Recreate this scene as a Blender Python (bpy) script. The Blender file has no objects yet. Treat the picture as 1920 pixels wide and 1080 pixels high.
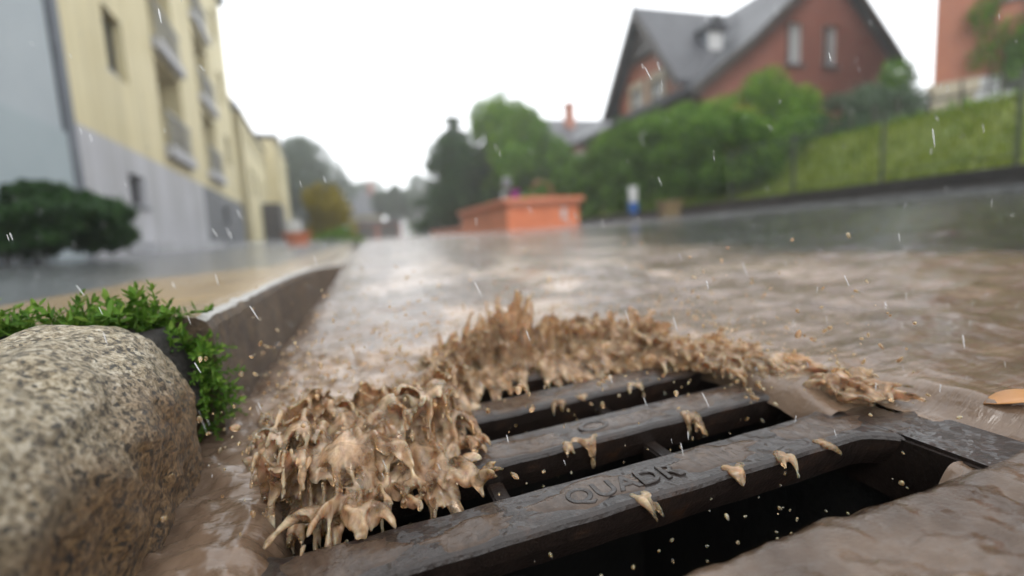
import bpy, bmesh, math, random
import numpy as np
from mathutils import Matrix, Vector, noise as mnoise

random.seed(7)
rng = np.random.default_rng(11)
scene = bpy.context.scene
col = scene.collection
R = math.radians

# ------------------------------------------------------------------ camera
LENS = 17.0
HC = 0.17
YAW, PITCH, ROLL = R(16.6), R(-6.7), R(3.0)
fwd = Vector((math.sin(YAW) * math.cos(PITCH), math.cos(YAW) * math.cos(PITCH), math.sin(PITCH)))
rt0 = Vector((math.cos(YAW), -math.sin(YAW), 0))
up0 = rt0.cross(fwd)
rt = rt0 * math.cos(ROLL) - up0 * math.sin(ROLL)
upv = up0 * math.cos(ROLL) + rt0 * math.sin(ROLL)
CAM = Vector((0, 0, HC))
cd = bpy.data.cameras.new('camera')
cam = bpy.data.objects.new('camera', cd)
col.objects.link(cam)
cam.matrix_world = Matrix(((rt.x, upv.x, -fwd.x, CAM.x), (rt.y, upv.y, -fwd.y, CAM.y), (rt.z, upv.z, -fwd.z, CAM.z), (0, 0, 0, 1)))
cd.lens = LENS
cd.sensor_width = 36
cd.clip_start = 0.01
cd.clip_end = 2000
cd.dof.use_dof = True
cd.dof.focus_distance = 0.30
cd.dof.aperture_fstop = 2.6
scene.camera = cam


def at(px, py, X=None, Y=None):
    """a pixel of the photograph to the point of its ray at a given street distance Y or offset X"""
    f = LENS / 36 * 1920
    d = fwd + rt * ((px - 960) / f) - upv * ((py - 540) / f)
    t = Y / d.y if Y is not None else X / d.x
    return CAM + d * t


# ------------------------------------------------------------------ sky, sun, exposure
SUN_EL, SUN_ROT = R(52), R(200)
world = bpy.data.worlds.new('World')
scene.world = world
world.use_nodes = True
wn = world.node_tree
wn.nodes.clear()
sky = wn.nodes.new('ShaderNodeTexSky')
sky.sky_type = 'NISHITA'
sky.sun_disc = False
sky.sun_elevation = SUN_EL
sky.sun_rotation = SUN_ROT
sky.dust_density = 4
sky.air_density = 1.5
hs = wn.nodes.new('ShaderNodeHueSaturation')
hs.inputs['Saturation'].default_value = 0.12
cloud = wn.nodes.new('ShaderNodeMix')
cloud.data_type = 'RGBA'
cloud.inputs['Factor'].default_value = 0.75
cloud.inputs[7].default_value = (9.4, 9.7, 10.0, 1)      # even overcast layer
bg = wn.nodes.new('ShaderNodeBackground')
bg.inputs['Strength'].default_value = 0.11
wo = wn.nodes.new('ShaderNodeOutputWorld')
wn.links.new(sky.outputs[0], hs.inputs['Color'])
wn.links.new(hs.outputs[0], cloud.inputs[6])
wn.links.new(cloud.outputs[2], bg.inputs['Color'])
wn.links.new(bg.outputs[0], wo.inputs['Surface'])

sl = bpy.data.lights.new('sun', 'SUN')
sl.energy = 0.6
sl.angle = R(25)
sl.color = (1.0, 0.97, 0.93)
sun = bpy.data.objects.new('sun', sl)
col.objects.link(sun)
# direction to the sun matches the sky's sun_rotation (clockwise from +Y)
sd = Vector((math.sin(SUN_ROT) * math.cos(SUN_EL), math.cos(SUN_ROT) * math.cos(SUN_EL), math.sin(SUN_EL)))
sun.rotation_euler = sd.to_track_quat('Z', 'Y').to_euler()

vs = scene.view_settings
vs.view_transform = 'Standard'
vs.look = 'None'
vs.exposure = 1.25
vs.gamma = 1
scene.cycles.use_denoising = True
scene.cycles.max_bounces = 8
scene.cycles.diffuse_bounces = 3
scene.cycles.glossy_bounces = 3
scene.cycles.transmission_bounces = 7
scene.cycles.transparent_max_bounces = 8
scene.cycles.volume_bounces = 1
scene.cycles.caustics_reflective = False
scene.cycles.caustics_refractive = False
scene.cycles.sample_clamp_indirect = 6


# ------------------------------------------------------------------ object helpers
def tag(o, label=None, cat=None, group=None, kind=None):
    for k, v in (('label', label), ('category', cat), ('group', group), ('kind', kind)):
        if v:
            o[k] = v
    return o


def link(name, data, parent=None, loc=None, rotz=None):
    o = bpy.data.objects.new(name, data)
    col.objects.link(o)
    if parent:
        o.parent = parent
    if loc is not None:
        o.location = loc
    if rotz is not None:
        o.rotation_euler = (0, 0, rotz)
    return o


def empty(name, loc=(0, 0, 0), rotz=0):
    o = link(name, None, None, loc, rotz)
    o.empty_display_size = 0.1
    return o


def np_mesh(name, V, Fq, mat, smooth=False):
    """V (n,3) floats, Fq (m,k) ints, all faces k-gons"""
    V = np.asarray(V, np.float32)
    Fq = np.asarray(Fq, np.int32)
    me = bpy.data.meshes.new(name)
    k = Fq.shape[1]
    me.vertices.add(len(V))
    me.vertices.foreach_set('co', V.ravel())
    me.loops.add(Fq.size)
    me.loops.foreach_set('vertex_index', Fq.ravel())
    me.polygons.add(len(Fq))
    me.polygons.foreach_set('loop_start', np.arange(0, Fq.size, k, dtype=np.int32))
    me.polygons.foreach_set('loop_total', np.full(len(Fq), k, np.int32))
    if smooth:
        me.polygons.foreach_set('use_smooth', np.ones(len(Fq), bool))
    me.update(calc_edges=True)
    me.validate()
    if mat:
        me.materials.append(mat)
    return me


class MB:
    """collects boxes, prisms and tubes of ONE part"""
    def __init__(s):
        s.v, s.f = [], []

    def box(s, a, b, M=None):
        x0, y0, z0 = a
        x1, y1, z1 = b
        p = [(x0, y0, z0), (x1, y0, z0), (x1, y1, z0), (x0, y1, z0), (x0, y0, z1), (x1, y0, z1), (x1, y1, z1), (x0, y1, z1)]
        s.add(p, [(0, 3, 2, 1), (4, 5, 6, 7), (0, 1, 5, 4), (1, 2, 6, 5), (2, 3, 7, 6), (3, 0, 4, 7)], M)
        return s

    def add(s, p, f, M=None):
        n = len(s.v)
        s.v += [tuple(M @ Vector(q)) if M else tuple(q) for q in p]
        s.f += [tuple(i + n for i in q) for q in f]
        return s

    def prism(s, poly, d, M=None):
        """polygon of 3-D points extruded by vector d"""
        n = len(poly)
        p = [Vector(q) for q in poly] + [Vector(q) + Vector(d) for q in poly]
        s.add(p, [tuple(range(n))[::-1], tuple(range(n, 2 * n))] + [(i, (i + 1) % n, n + (i + 1) % n, n + i) for i in range(n)], M)
        return s

    def tube(s, pts, rad, k=8):
        pts = [Vector(q) for q in pts]
        rings = []
        for i, q in enumerate(pts):
            a = pts[max(i - 1, 0)]
            b = pts[min(i + 1, len(pts) - 1)]
            d = (b - a).normalized()
            t = Vector((0, 0, 1)) if abs(d.z) < .9 else Vector((1, 0, 0))
            e1 = d.cross(t).normalized()
            e2 = d.cross(e1)
            r = rad[i] if hasattr(rad, '__len__') else rad
            rings.append([q + (e1 * math.cos(2 * math.pi * j / k) + e2 * math.sin(2 * math.pi * j / k)) * r for j in range(k)])
        p = [q for rg in rings for q in rg]
        f = []
        for i in range(len(pts) - 1):
            for j in range(k):
                f.append((i * k + j, i * k + (j + 1) % k, (i + 1) * k + (j + 1) % k, (i + 1) * k + j))
        f.append(tuple(range(k))[::-1])
        f.append(tuple(range((len(pts) - 1) * k, len(pts) * k)))
        s.add(p, f)
        return s

    def mesh(s, name, mat, smooth=False, bevel=0):
        me = bpy.data.meshes.new(name)
        me.from_pydata(s.v, [], s.f)
        bm = bmesh.new()
        bm.from_mesh(me)
        bmesh.ops.recalc_face_normals(bm, faces=bm.faces)
        if bevel:
            bmesh.ops.bevel(bm, geom=list(bm.edges), offset=bevel, segments=2, affect='EDGES', clamp_overlap=True)
        bm.to_mesh(me)
        bm.free()
        if smooth:
            for q in me.polygons:
                q.use_smooth = True
        me.materials.append(mat)
        return me

    def build(s, name, mat, parent=None, smooth=False, bevel=0):
        return link(name, s.mesh(name, mat, smooth, bevel), parent)


def copy_tree(o, parent=None):
    c = o.copy()
    col.objects.link(c)
    c.parent = parent
    for ch in list(o.children):
        copy_tree(ch, c)
    return c


# ------------------------------------------------------------------ numpy noise
def _hash(ix, iy, seed):
    h = (ix.astype(np.int64) * 374761393 + iy.astype(np.int64) * 668265263 + seed * 1274126177) & 0x7fffffff
    h = ((h ^ (h >> 13)) * 1274126177) & 0x7fffffff
    return ((h ^ (h >> 16)) & 0xffff) / 65535.0


def vn(x, y, seed=0):
    ix, iy = np.floor(x), np.floor(y)
    fx, fy = x - ix, y - iy
    fx = fx * fx * fx * (fx * (fx * 6 - 15) + 10)
    fy = fy * fy * fy * (fy * (fy * 6 - 15) + 10)
    a, b = _hash(ix, iy, seed), _hash(ix + 1, iy, seed)
    c, d = _hash(ix, iy + 1, seed), _hash(ix + 1, iy + 1, seed)
    return (a * (1 - fx) + b * fx) * (1 - fy) + (c * (1 - fx) + d * fx) * fy - 0.5


def fbm(x, y, o=4, seed=0):
    s, a = 0, 1.0
    for i in range(o):
        s = s + a * vn(x * 2 ** i + 17.3 * i, y * 2 ** i - 9.1 * i, seed + i)
        a *= .5
    return s


def sstep(a, b, x):
    t = np.clip((x - a) / (b - a), 0, 1)
    return t * t * (3 - 2 * t)


# ------------------------------------------------------------------ materials
def new_mat(name):
    m = bpy.data.materials.new(name)
    m.use_nodes = True
    nt = m.node_tree
    return m, nt, nt.nodes['Principled BSDF']


def ramp(nt, src, stops):
    r = nt.nodes.new('ShaderNodeValToRGB')
    el = r.color_ramp.elements
    while len(el) > 1:
        el.remove(el[-1])
    for i, (p, c) in enumerate(stops):
        e = el[0] if i == 0 else el.new(p)
        e.position = p
        e.color = (*c, 1) if len(c) == 3 else c
    nt.links.new(src, r.inputs[0])
    return r.outputs[0]


def tex(nt, kind, scale, coord='Object', detail=5, rough=.6, stretch=None, dist=0):
    tc = nt.nodes.new('ShaderNodeTexCoord')
    src = tc.outputs[coord]
    if stretch:
        mp = nt.nodes.new('ShaderNodeMapping')
        mp.inputs['Scale'].default_value = stretch
        nt.links.new(src, mp.inputs[0])
        src = mp.outputs[0]
    t = nt.nodes.new('ShaderNodeTex' + kind)
    t.inputs['Scale'].default_value = scale
    if kind == 'Noise':
        t.inputs['Detail'].default_value = detail
        t.inputs['Roughness'].default_value = rough
        t.inputs['Distortion'].default_value = dist
    nt.links.new(src, t.inputs['Vector'])
    return t


def mixc(nt, fac, a, b, mode='MIX'):
    m = nt.nodes.new('ShaderNodeMix')
    m.data_type = 'RGBA'
    m.blend_type = mode
    for s, v in ((0, fac), (6, a), (7, b)):
        if hasattr(v, 'links') or hasattr(v, 'is_output'):
            nt.links.new(v, m.inputs[s])
        elif s == 0:
            m.inputs[0].default_value = v
        else:
            m.inputs[s].default_value = (*v, 1)
    return m.outputs[2]


def bump(nt, bs, h, strength=.5, dist=.01):
    b = nt.nodes.new('ShaderNodeBump')
    b.inputs['Strength'].default_value = strength
    b.inputs['Distance'].default_value = dist
    nt.links.new(h, b.inputs['Height'])
    nt.links.new(b.outputs[0], bs.inputs['Normal'])
    return b


def mk(name, c0, c1, scale=4, rough=.6, bs_=0, bscale=None, bdist=.01, spec=.5, metal=0, c2=None):
    m, nt, b = new_mat(name)
    t = tex(nt, 'Noise', scale)
    st = [(.3, c0), (.7, c1)] if c2 is None else [(.28, c0), (.5, c1), (.72, c2)]
    nt.links.new(ramp(nt, t.outputs[0], st), b.inputs['Base Color'])
    b.inputs['Roughness'].default_value = rough
    b.inputs['Specular IOR Level'].default_value = spec
    b.inputs['Metallic'].default_value = metal
    if bs_:
        t2 = tex(nt, 'Noise', bscale or scale * 8)
        bump(nt, b, t2.outputs[0], bs_, bdist)
    return m


def leaf_mat(name, c0, c1, c2):
    """leaf colour differs leaf by leaf"""
    m, nt, b = new_mat(name)
    g = nt.nodes.new('ShaderNodeNewGeometry')
    nt.links.new(ramp(nt, g.outputs['Random Per Island'], [(0, c0), (.5, c1), (1, c2)]), b.inputs['Base Color'])
    b.inputs['Roughness'].default_value = .6
    b.inputs['Specular IOR Level'].default_value = .2
    tr = nt.nodes.new('ShaderNodeBsdfTranslucent')
    nt.links.new(b.inputs['Base Color'].links[0].from_socket, tr.inputs['Color'])
    mx = nt.nodes.new('ShaderNodeMixShader')
    mx.inputs[0].default_value = .3
    out = nt.nodes['Material Output']
    nt.links.new(b.outputs[0], mx.inputs[1])
    nt.links.new(tr.outputs[0], mx.inputs[2])
    nt.links.new(mx.outputs[0], out.inputs['Surface'])
    return m


def mud_nodes(nt, b, lo=(.17, .095, .05), hi=(.36, .225, .13), scale=14, rough=.07):
    t = tex(nt, 'Noise', scale, detail=6, dist=1.2, stretch=(1.6, .7, 1))
    nt.links.new(ramp(nt, t.outputs[0], [(.3, lo), (.7, hi)]), b.inputs['Base Color'])
    b.inputs['Roughness'].default_value = rough
    b.inputs['IOR'].default_value = 1.33
    return t


# muddy stream, thinning to a clear film over the asphalt away from the gutter
M = {}
m, nt, b = new_mat('muddy_water')
mud_nodes(nt, b, (.135, .083, .052), (.31, .212, .145), 11, .05)
b.inputs['IOR'].default_value = 1.5
tb = tex(nt, 'Noise', 1, detail=5, dist=.5, stretch=(32, 190, 32))
tb2 = tex(nt, 'Noise', 9, detail=5, stretch=(1, .8, 1))
ad = nt.nodes.new('ShaderNodeMath')
ad.operation = 'MULTIPLY_ADD'
ad.inputs[1].default_value = 6.0
nt.links.new(tb2.outputs[0], ad.inputs[0])
nt.links.new(tb.outputs[0], ad.inputs[2])
bp = bump(nt, b, ad.outputs[0], .9, .0015)
frn = nt.nodes.new('ShaderNodeAttribute')
frn.attribute_name = 'froth'
nt.links.new(mixc(nt, frn.outputs['Fac'], b.inputs['Base Color'].links[0].from_socket, (.66, .50, .38)), b.inputs['Base Color'])
chn = nt.nodes.new('ShaderNodeAttribute')
chn.attribute_name = 'churn'
nt.links.new(chn.outputs['Fac'], b.inputs['Roughness'])
film_t = nt.nodes.new('ShaderNodeBsdfTransparent')
film_g = nt.nodes.new('ShaderNodeBsdfGlossy')
film_g.inputs['Roughness'].default_value = .05
fr = nt.nodes.new('ShaderNodeFresnel')
fr.inputs['IOR'].default_value = 1.33
nt.links.new(bp.outputs[0], film_g.inputs['Normal'])
nt.links.new(bp.outputs[0], fr.inputs['Normal'])
film = nt.nodes.new('ShaderNodeMixShader')
nt.links.new(fr.outputs[0], film.inputs[0])
nt.links.new(film_t.outputs[0], film.inputs[1])
nt.links.new(film_g.outputs[0], film.inputs[2])
att = nt.nodes.new('ShaderNodeAttribute')
att.attribute_name = 'mud'
mx = nt.nodes.new('ShaderNodeMixShader')
nt.links.new(att.outputs['Fac'], mx.inputs[0])
nt.links.new(film.outputs[0], mx.inputs[1])
nt.links.new(b.outputs[0], mx.inputs[2])
nt.links.new(mx.outputs[0], nt.nodes['Material Output'].inputs['Surface'])
M['water'] = m

m, nt, b = new_mat('splashing_mud')
mud_nodes(nt, b, (.40, .215, .105), (.90, .68, .48), 34, .03)
b.inputs['Subsurface Weight'].default_value = .8
b.inputs['Subsurface Radius'].default_value = (.010, .006, .003)
b.inputs['Subsurface Scale'].default_value = 1
b.inputs['IOR'].default_value = 1.5
t2 = tex(nt, 'Noise', 160, detail=3)
bp = bump(nt, b, t2.outputs[0], .15, .0015)
gl = nt.nodes.new('ShaderNodeBsdfGlass')
gl.inputs['Color'].default_value = (.96, .82, .66, 1)
gl.inputs['Roughness'].default_value = .02
gl.inputs['IOR'].default_value = 1.33
nt.links.new(bp.outputs[0], gl.inputs['Normal'])
silt = tex(nt, 'Noise', 70, detail=4, dist=.6)
mx = nt.nodes.new('ShaderNodeMixShader')
sr = ramp(nt, silt.outputs[0], [(.33, (.48, .48, .48)), (.66, (.92, .92, .92))])
nt.links.new(sr, mx.inputs[0])
nt.links.new(b.outputs[0], mx.inputs[1])
nt.links.new(gl.outputs[0], mx.inputs[2])
nt.links.new(mx.outputs[0], nt.nodes['Material Output'].inputs['Surface'])
M['splash'] = m

m, nt, b = new_mat('clear_drop')
b.inputs['Base Color'].default_value = (.97, .98, 1, 1)
b.inputs['Roughness'].default_value = .03
b.inputs['IOR'].default_value = 1.33
b.inputs['Transmission Weight'].default_value = .35
b.inputs['Alpha'].default_value = .34
M['drop'] = m

# asphalt
m, nt, b = new_mat('wet_asphalt')
t = tex(nt, 'Voronoi', 130)
t2 = tex(nt, 'Noise', 3)
c = ramp(nt, t.outputs['Color'], [(0, (.022, .024, .026)), (.6, (.06, .062, .064)), (1, (.13, .13, .125))])
c2 = ramp(nt, t2.outputs[0], [(.35, (.75, .75, .75)), (.65, (1.25, 1.22, 1.15))])
nt.links.new(mixc(nt, 1, c, c2, 'MULTIPLY'), b.inputs['Base Color'])
b.inputs['Roughness'].default_value = .22
bump(nt, b, t.outputs['Distance'], .5, .004)
M['asphalt'] = m

# granite
m, nt, b = new_mat('granite')
v1 = tex(nt, 'Voronoi', 420)
v2 = tex(nt, 'Noise', 210, detail=7, rough=.8)
big = tex(nt, 'Noise', 16, detail=8, rough=.72, dist=.8)
grain = ramp(nt, v2.outputs[0], [(.36, (.010, .009, .008)), (.43, (.16, .13, .085)), (.50, (.50, .43, .31)), (.62, (.88, .85, .77))])
spk = ramp(nt, v1.outputs['Color'], [(.16, (.04, .035, .03)), (.34, (.9, .8, .62)), (.7, (1.1, 1.05, .95)), (1, (1.25, 1.22, 1.15))])
g2 = mixc(nt, .85, grain, spk, 'MULTIPLY')
stain = mixc(nt, .9, g2, (.40, .235, .085), 'MULTIPLY')
# dirt soaked up from the gutter, deeper on the flank of the stone
geo = nt.nodes.new('ShaderNodeTexCoord')
sx = nt.nodes.new('ShaderNodeSeparateXYZ')
nt.links.new(geo.outputs['Object'], sx.inputs[0])
ma = nt.nodes.new('ShaderNodeMath')
ma.operation = 'MULTIPLY_ADD'
ma.inputs[1].default_value = -20
ma.inputs[2].default_value = 2.15
nt.links.new(sx.outputs['Z'], ma.inputs[0])
mb_ = nt.nodes.new('ShaderNodeMath')
mb_.operation = 'ADD'
mb_.use_clamp = True
nb = nt.nodes.new('ShaderNodeMath')
nb.operation = 'MULTIPLY_ADD'
nb.inputs[1].default_value = 2.6
nb.inputs[2].default_value = -1.3
nt.links.new(big.outputs[0], nb.inputs[0])
nt.links.new(ma.outputs[0], mb_.inputs[0])
nt.links.new(nb.outputs[0], mb_.inputs[1])
nt.links.new(mixc(nt, mb_.outputs[0], g2, stain), b.inputs['Base Color'])
b.inputs['Roughness'].default_value = .32
bump(nt, b, v2.outputs[0], .9, .0045)
M['granite'] = m

m, nt, b = new_mat('wet_kerb_concrete')
v1 = tex(nt, 'Voronoi', 190)
n1 = tex(nt, 'Noise', 22, detail=8, rough=.7)
c1 = ramp(nt, n1.outputs[0], [(.3, (.050, .030, .016)), (.52, (.17, .11, .062)), (.75, (.36, .27, .17))])
c2 = ramp(nt, v1.outputs['Color'], [(0, (.35, .32, .28)), (1, (1.55, 1.5, 1.4))])
nt.links.new(mixc(nt, .8, c1, c2, 'MULTIPLY'), b.inputs['Base Color'])
b.inputs['Roughness'].default_value = .5
n9 = tex(nt, 'Noise', 170, detail=6, rough=.75)
bump(nt, b, n9.outputs[0], 1.0, .008)
M['kerb'] = m
M['kerb_edge'] = mk('worn_sheen_kerb_edge', (.30, .28, .25), (.55, .53, .49), 60, .3, .6, 300, .003)  # chipped edge, with the bright wet reflection put into its pale colour
M['sandy'] = mk('sandy_wet_paving', (.20, .125, .055), (.40, .27, .13), 5, .22, .4, 120, .004, c2=(.30, .22, .13))
M['soil'] = mk('dark_soil', (.010, .008, .006), (.035, .027, .02), 120, .7, 1, 300, .006)

# cast iron
m, nt, b = new_mat('wet_cast_iron')
n1 = tex(nt, 'Noise', 38, detail=8, rough=.75)
pit = tex(nt, 'Noise', 420, detail=3)
n2 = tex(nt, 'Noise', 75, detail=2, rough=.45, dist=.3)
iron = ramp(nt, n1.outputs[0], [(.3, (.010, .007, .006)), (.58, (.028, .018, .014)), (.78, (.075, .034, .016))])
nt.links.new(iron, b.inputs['Base Color'])
b.inputs['Roughness'].default_value = .45
b.inputs['Specular IOR Level'].default_value = .3
b.inputs['Coat Weight'].default_value = .6
b.inputs['Coat Roughness'].default_value = .03
b.inputs['Coat IOR'].default_value = 1.33
bump(nt, b, pit.outputs[0], .6, .0015)
# a rippled skin of water over the pitted iron
bc = nt.nodes.new('ShaderNodeBump')
bc.inputs['Strength'].default_value = .8
bc.inputs['Distance'].default_value = .004
nt.links.new(n2.outputs[0], bc.inputs['Height'])
nt.links.new(bc.outputs[0], b.inputs['Coat Normal'])
M['iron'] = m
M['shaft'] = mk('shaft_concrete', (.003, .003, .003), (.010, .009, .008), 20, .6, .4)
# mud film lying on the bars
m, nt, b = new_mat('mud_film')
mud_nodes(nt, b, (.050, .034, .026), (.12, .083, .060), 60, .04)
t2 = tex(nt, 'Noise', 130, detail=4, dist=1.5)
bump(nt, b, t2.outputs[0], .3, .002)
M['film'] = m

def render_mat(name, c0, c1):
    m, nt, b = new_mat(name)
    t1 = tex(nt, 'Noise', .8)
    t2 = tex(nt, 'Noise', 1, detail=6, stretch=(2.2, 2.2, .16))
    c_ = ramp(nt, t1.outputs[0], [(.3, c0), (.7, c1)])
    k_ = ramp(nt, t2.outputs[0], [(.36, (.74, .73, .70)), (.55, (1, 1, 1))])
    nt.links.new(mixc(nt, .8, c_, k_, 'MULTIPLY'), b.inputs['Base Color'])
    b.inputs['Roughness'].default_value = .7
    return m


M['yellow'] = render_mat('yellow_render', (.74, .64, .36), (.80, .71, .44))
M['plinth_pale'] = render_mat('pale_grey_render', (.54, .54, .57), (.63, .63, .66))
M['plinth_dark'] = mk('slate_grey_render', (.15, .155, .17), (.20, .205, .22), 1, .6)
M['bluegrey'] = mk('blue_grey_render', (.46, .52, .56), (.54, .60, .63), .7, .7)
M['bluegrey2'] = mk('blue_grey_base', (.42, .50, .53), (.48, .56, .59), .7, .7)
M['white'] = mk('white_paint', (.70, .70, .70), (.80, .80, .80), 3, .45)
M['cream'] = mk('cream_stone', (.50, .42, .30), (.62, .54, .42), 3, .6)
M['zinc'] = mk('zinc', (.14, .16, .19), (.20, .22, .26), 3, .35, spec=.6)
M['dark_frame'] = mk('dark_window_frame', (.03, .03, .03), (.06, .055, .05), 4, .4)
m, nt, b = new_mat('window_glass')
b.inputs['Base Color'].default_value = (.02, .024, .028, 1)
b.inputs['Roughness'].default_value = .06
b.inputs['Specular IOR Level'].default_value = .6
M['glass'] = m
M['curtain'] = mk('pale_curtained_glass', (.45, .48, .50), (.60, .62, .64), 4, .12)


def brick_mat(name, a, b_, mortar, sc=4.2):
    m, nt, b = new_mat(name)
    t = tex(nt, 'Brick', sc)
    t.inputs['Color1'].default_value = (*a, 1)
    t.inputs['Color2'].default_value = (*b_, 1)
    t.inputs['Mortar'].default_value = (*mortar, 1)
    t.inputs['Mortar Size'].default_value = .012
    mp = nt.nodes.new('ShaderNodeMapping')
    mp.inputs['Rotation'].default_value = (R(90), 0, 0)
    tc = [n for n in nt.nodes if n.type == 'TEX_COORD'][0]
    nt.links.new(tc.outputs['Object'], mp.inputs[0])
    nt.links.new(mp.outputs[0], t.inputs['Vector'])
    n = tex(nt, 'Noise', 1.2)
    nt.links.new(mixc(nt, .5, t.outputs['Color'], ramp(nt, n.outputs[0], [(.3, (.7, .7, .7)), (.7, (1.2, 1.2, 1.2))]), 'MULTIPLY'), b.inputs['Base Color'])
    b.inputs['Roughness'].default_value = .6
    return m


M['brick'] = brick_mat('red_brick', (.30, .088, .055), (.38, .12, .075), (.30, .20, .16))
M['brick_o'] = brick_mat('orange_red_brick', (.46, .135, .07), (.54, .18, .09), (.40, .25, .17))
M['planter'] = brick_mat('orange_brick', (.60, .15, .055), (.72, .21, .085), (.50, .22, .13), 3.4)
M['planter_cap'] = mk('orange_coping', (.60, .19, .09), (.70, .25, .13), 3, .35)
M['slate'] = mk('wet_slate_roof', (.030, .032, .040), (.075, .078, .092), 2.2, .5, .5, 14, .03)
M['timber'] = mk('dark_timber', (.03, .024, .02), (.06, .045, .035), 4, .5)
M['bark'] = mk('bark', (.05, .038, .028), (.10, .08, .06), 8, .7, .6, 30)
M['rustbrown'] = mk('rusty_steel', (.16, .06, .025), (.30, .12, .05), 12, .5)
M['purple'] = mk('purple_plastic', (.30, .03, .30), (.42, .06, .42), 5, .35)
M['bluep'] = mk('blue_enamel', (.03, .12, .42), (.05, .17, .5), 5, .3)
M['greyp'] = mk('grey_metal', (.22, .23, .25), (.32, .33, .35), 5, .4)
M['tan'] = mk('tan_plastic', (.26, .18, .08), (.33, .24, .12), 5, .5)
M['fence'] = mk('green_coated_wire', (.05, .065, .045), (.08, .10, .06), 5, .4)
M['wallstone'] = mk('dark_wet_wall', (.030, .026, .024), (.075, .065, .06), 3, .4, .6, 25, .02)
M['lawn'] = mk('wet_lawn', (.13, .20, .016), (.27, .31, .025), 1.1, .6, .8, 90, .03)
M['terrain'] = mk('garden_soil_and_grass', (.03, .05, .015), (.07, .10, .025), 2, .8)
M['paving'] = mk('wet_pavement', (.10, .105, .11), (.20, .205, .21), 3, .2, .3, 90, .004)
M['farroad'] = M['asphalt']

LEAF = {
    'hedge': leaf_mat('hedge_leaf', (0.032, 0.095, 0.006), (0.090, 0.215, 0.013), (0.240, 0.447, 0.023)),
    'bright': leaf_mat('bright_leaf', (0.077, 0.199, 0.008), (0.163, 0.354, 0.014), (0.303, 0.502, 0.025)),
    'dark': leaf_mat('dark_leaf', (0.018, 0.058, 0.014), (0.039, 0.107, 0.026), (0.079, 0.174, 0.040)),
    'greygreen': leaf_mat('grey_green_leaf', (0.054, 0.102, 0.054), (0.108, 0.168, 0.096), (0.168, 0.240, 0.132)),
    'yellow': leaf_mat('yellow_leaf', (.26, .21, .012), (.46, .37, .02), (.62, .50, .03)),
    'ivy': leaf_mat('ivy_leaf', (0.053, 0.156, 0.009), (0.134, 0.312, 0.015), (0.242, 0.443, 0.022)),
    'weed': leaf_mat('weed_leaf', (0.052, 0.138, 0.014), (0.115, 0.253, 0.025), (0.218, 0.356, 0.052)),
    'grass': leaf_mat('grass_blade', (0.108, 0.198, 0.008), (0.216, 0.312, 0.015), (0.360, 0.411, 0.025)),
    'far': leaf_mat('far_leaf', (0.039, 0.078, 0.039), (0.065, 0.117, 0.052), (0.098, 0.156, 0.072)),
}


# ------------------------------------------------------------------ ground surfaces
def slope(y):
    return .058 * np.exp(-np.maximum(y, 0) / 20.0)


KX = -.133                      # kerb face
GX0, GX1 = -.071, .335          # opening of the grate
GY0, GY1 = .179, .560
BARY = [.2585, .3425, .4275, .5125]   # bar centre lines
BW = .042


def grid_mesh(name, xs, ys, zf, mat, keep=None, smooth=True):
    Xg, Yg = np.meshgrid(xs, ys)
    Z = zf(Xg, Yg)
    V = np.stack([Xg, Yg, Z], -1).reshape(-1, 3)
    nx, ny = len(xs), len(ys)
    i = (np.arange(ny - 1)[:, None] * nx + np.arange(nx - 1)[None, :])
    Fq = np.stack([i, i + 1, i + nx + 1, i + nx], -1).reshape(-1, 4)
    if keep is not None:
        cx = (Xg[:-1, :-1] + Xg[1:, 1:]) / 2
        cy = (Yg[:-1, :-1] + Yg[1:, 1:]) / 2
        Fq = Fq[keep(cx, cy).reshape(-1)]
    return np_mesh(name, V, Fq, mat, smooth), V


def geo(a, b, n, first):
    """n growing steps from a to b"""
    k = 1.0
    lo, hi = 1.0001, 2.0
    for _ in range(60):
        k = (lo + hi) / 2
        s = first * (k ** n - 1) / (k - 1)
        if s < b - a:
            lo = k
        else:
            hi = k
    out = a + first * (k ** np.arange(1, n + 1) - 1) / (k - 1)
    return out


# road
xs = np.unique(np.concatenate([np.linspace(-.19, .5, 70), geo(.5, 7.0, 40, .02)]))
ys = np.unique(np.concatenate([np.linspace(-3, 0, 12), np.linspace(0, .8, 81), geo(.8, 160, 70, .02)]))
SH = (GX0 - .012, GX1 + .012, GY0 - .012, GY1 + .012)
xs = np.unique(np.concatenate([xs, [SH[0], SH[1]]]))
ys = np.unique(np.concatenate([ys, [SH[2], SH[3]]]))
me, _ = grid_mesh('road', xs, ys, lambda x, y: slope(y) * x - .014, M['asphalt'],
                  keep=lambda x, y: ~((x > SH[0]) & (x < SH[1]) & (y > SH[2]) & (y < SH[3])))
tag(link('road', me), kind='structure')

# ground far and wide
me, _ = grid_mesh('ground', np.linspace(-400, 400, 20), np.linspace(-60, 900, 24), lambda x, y: -.75 + 0 * x, M['terrain'])
tag(link('ground', me), kind='structure')

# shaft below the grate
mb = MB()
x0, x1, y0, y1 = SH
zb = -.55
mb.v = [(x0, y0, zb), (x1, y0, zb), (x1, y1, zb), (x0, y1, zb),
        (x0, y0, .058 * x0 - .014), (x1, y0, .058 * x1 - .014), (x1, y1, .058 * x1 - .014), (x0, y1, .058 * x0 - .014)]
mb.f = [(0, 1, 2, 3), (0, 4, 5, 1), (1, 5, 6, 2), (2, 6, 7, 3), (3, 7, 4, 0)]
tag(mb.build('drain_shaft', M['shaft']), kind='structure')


def back_edge(x):
    """where the sheet from upstream breaks into the opening"""
    return GY1 - .155 * (1 - sstep(.02, .105, np.asarray(x, float)))


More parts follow.
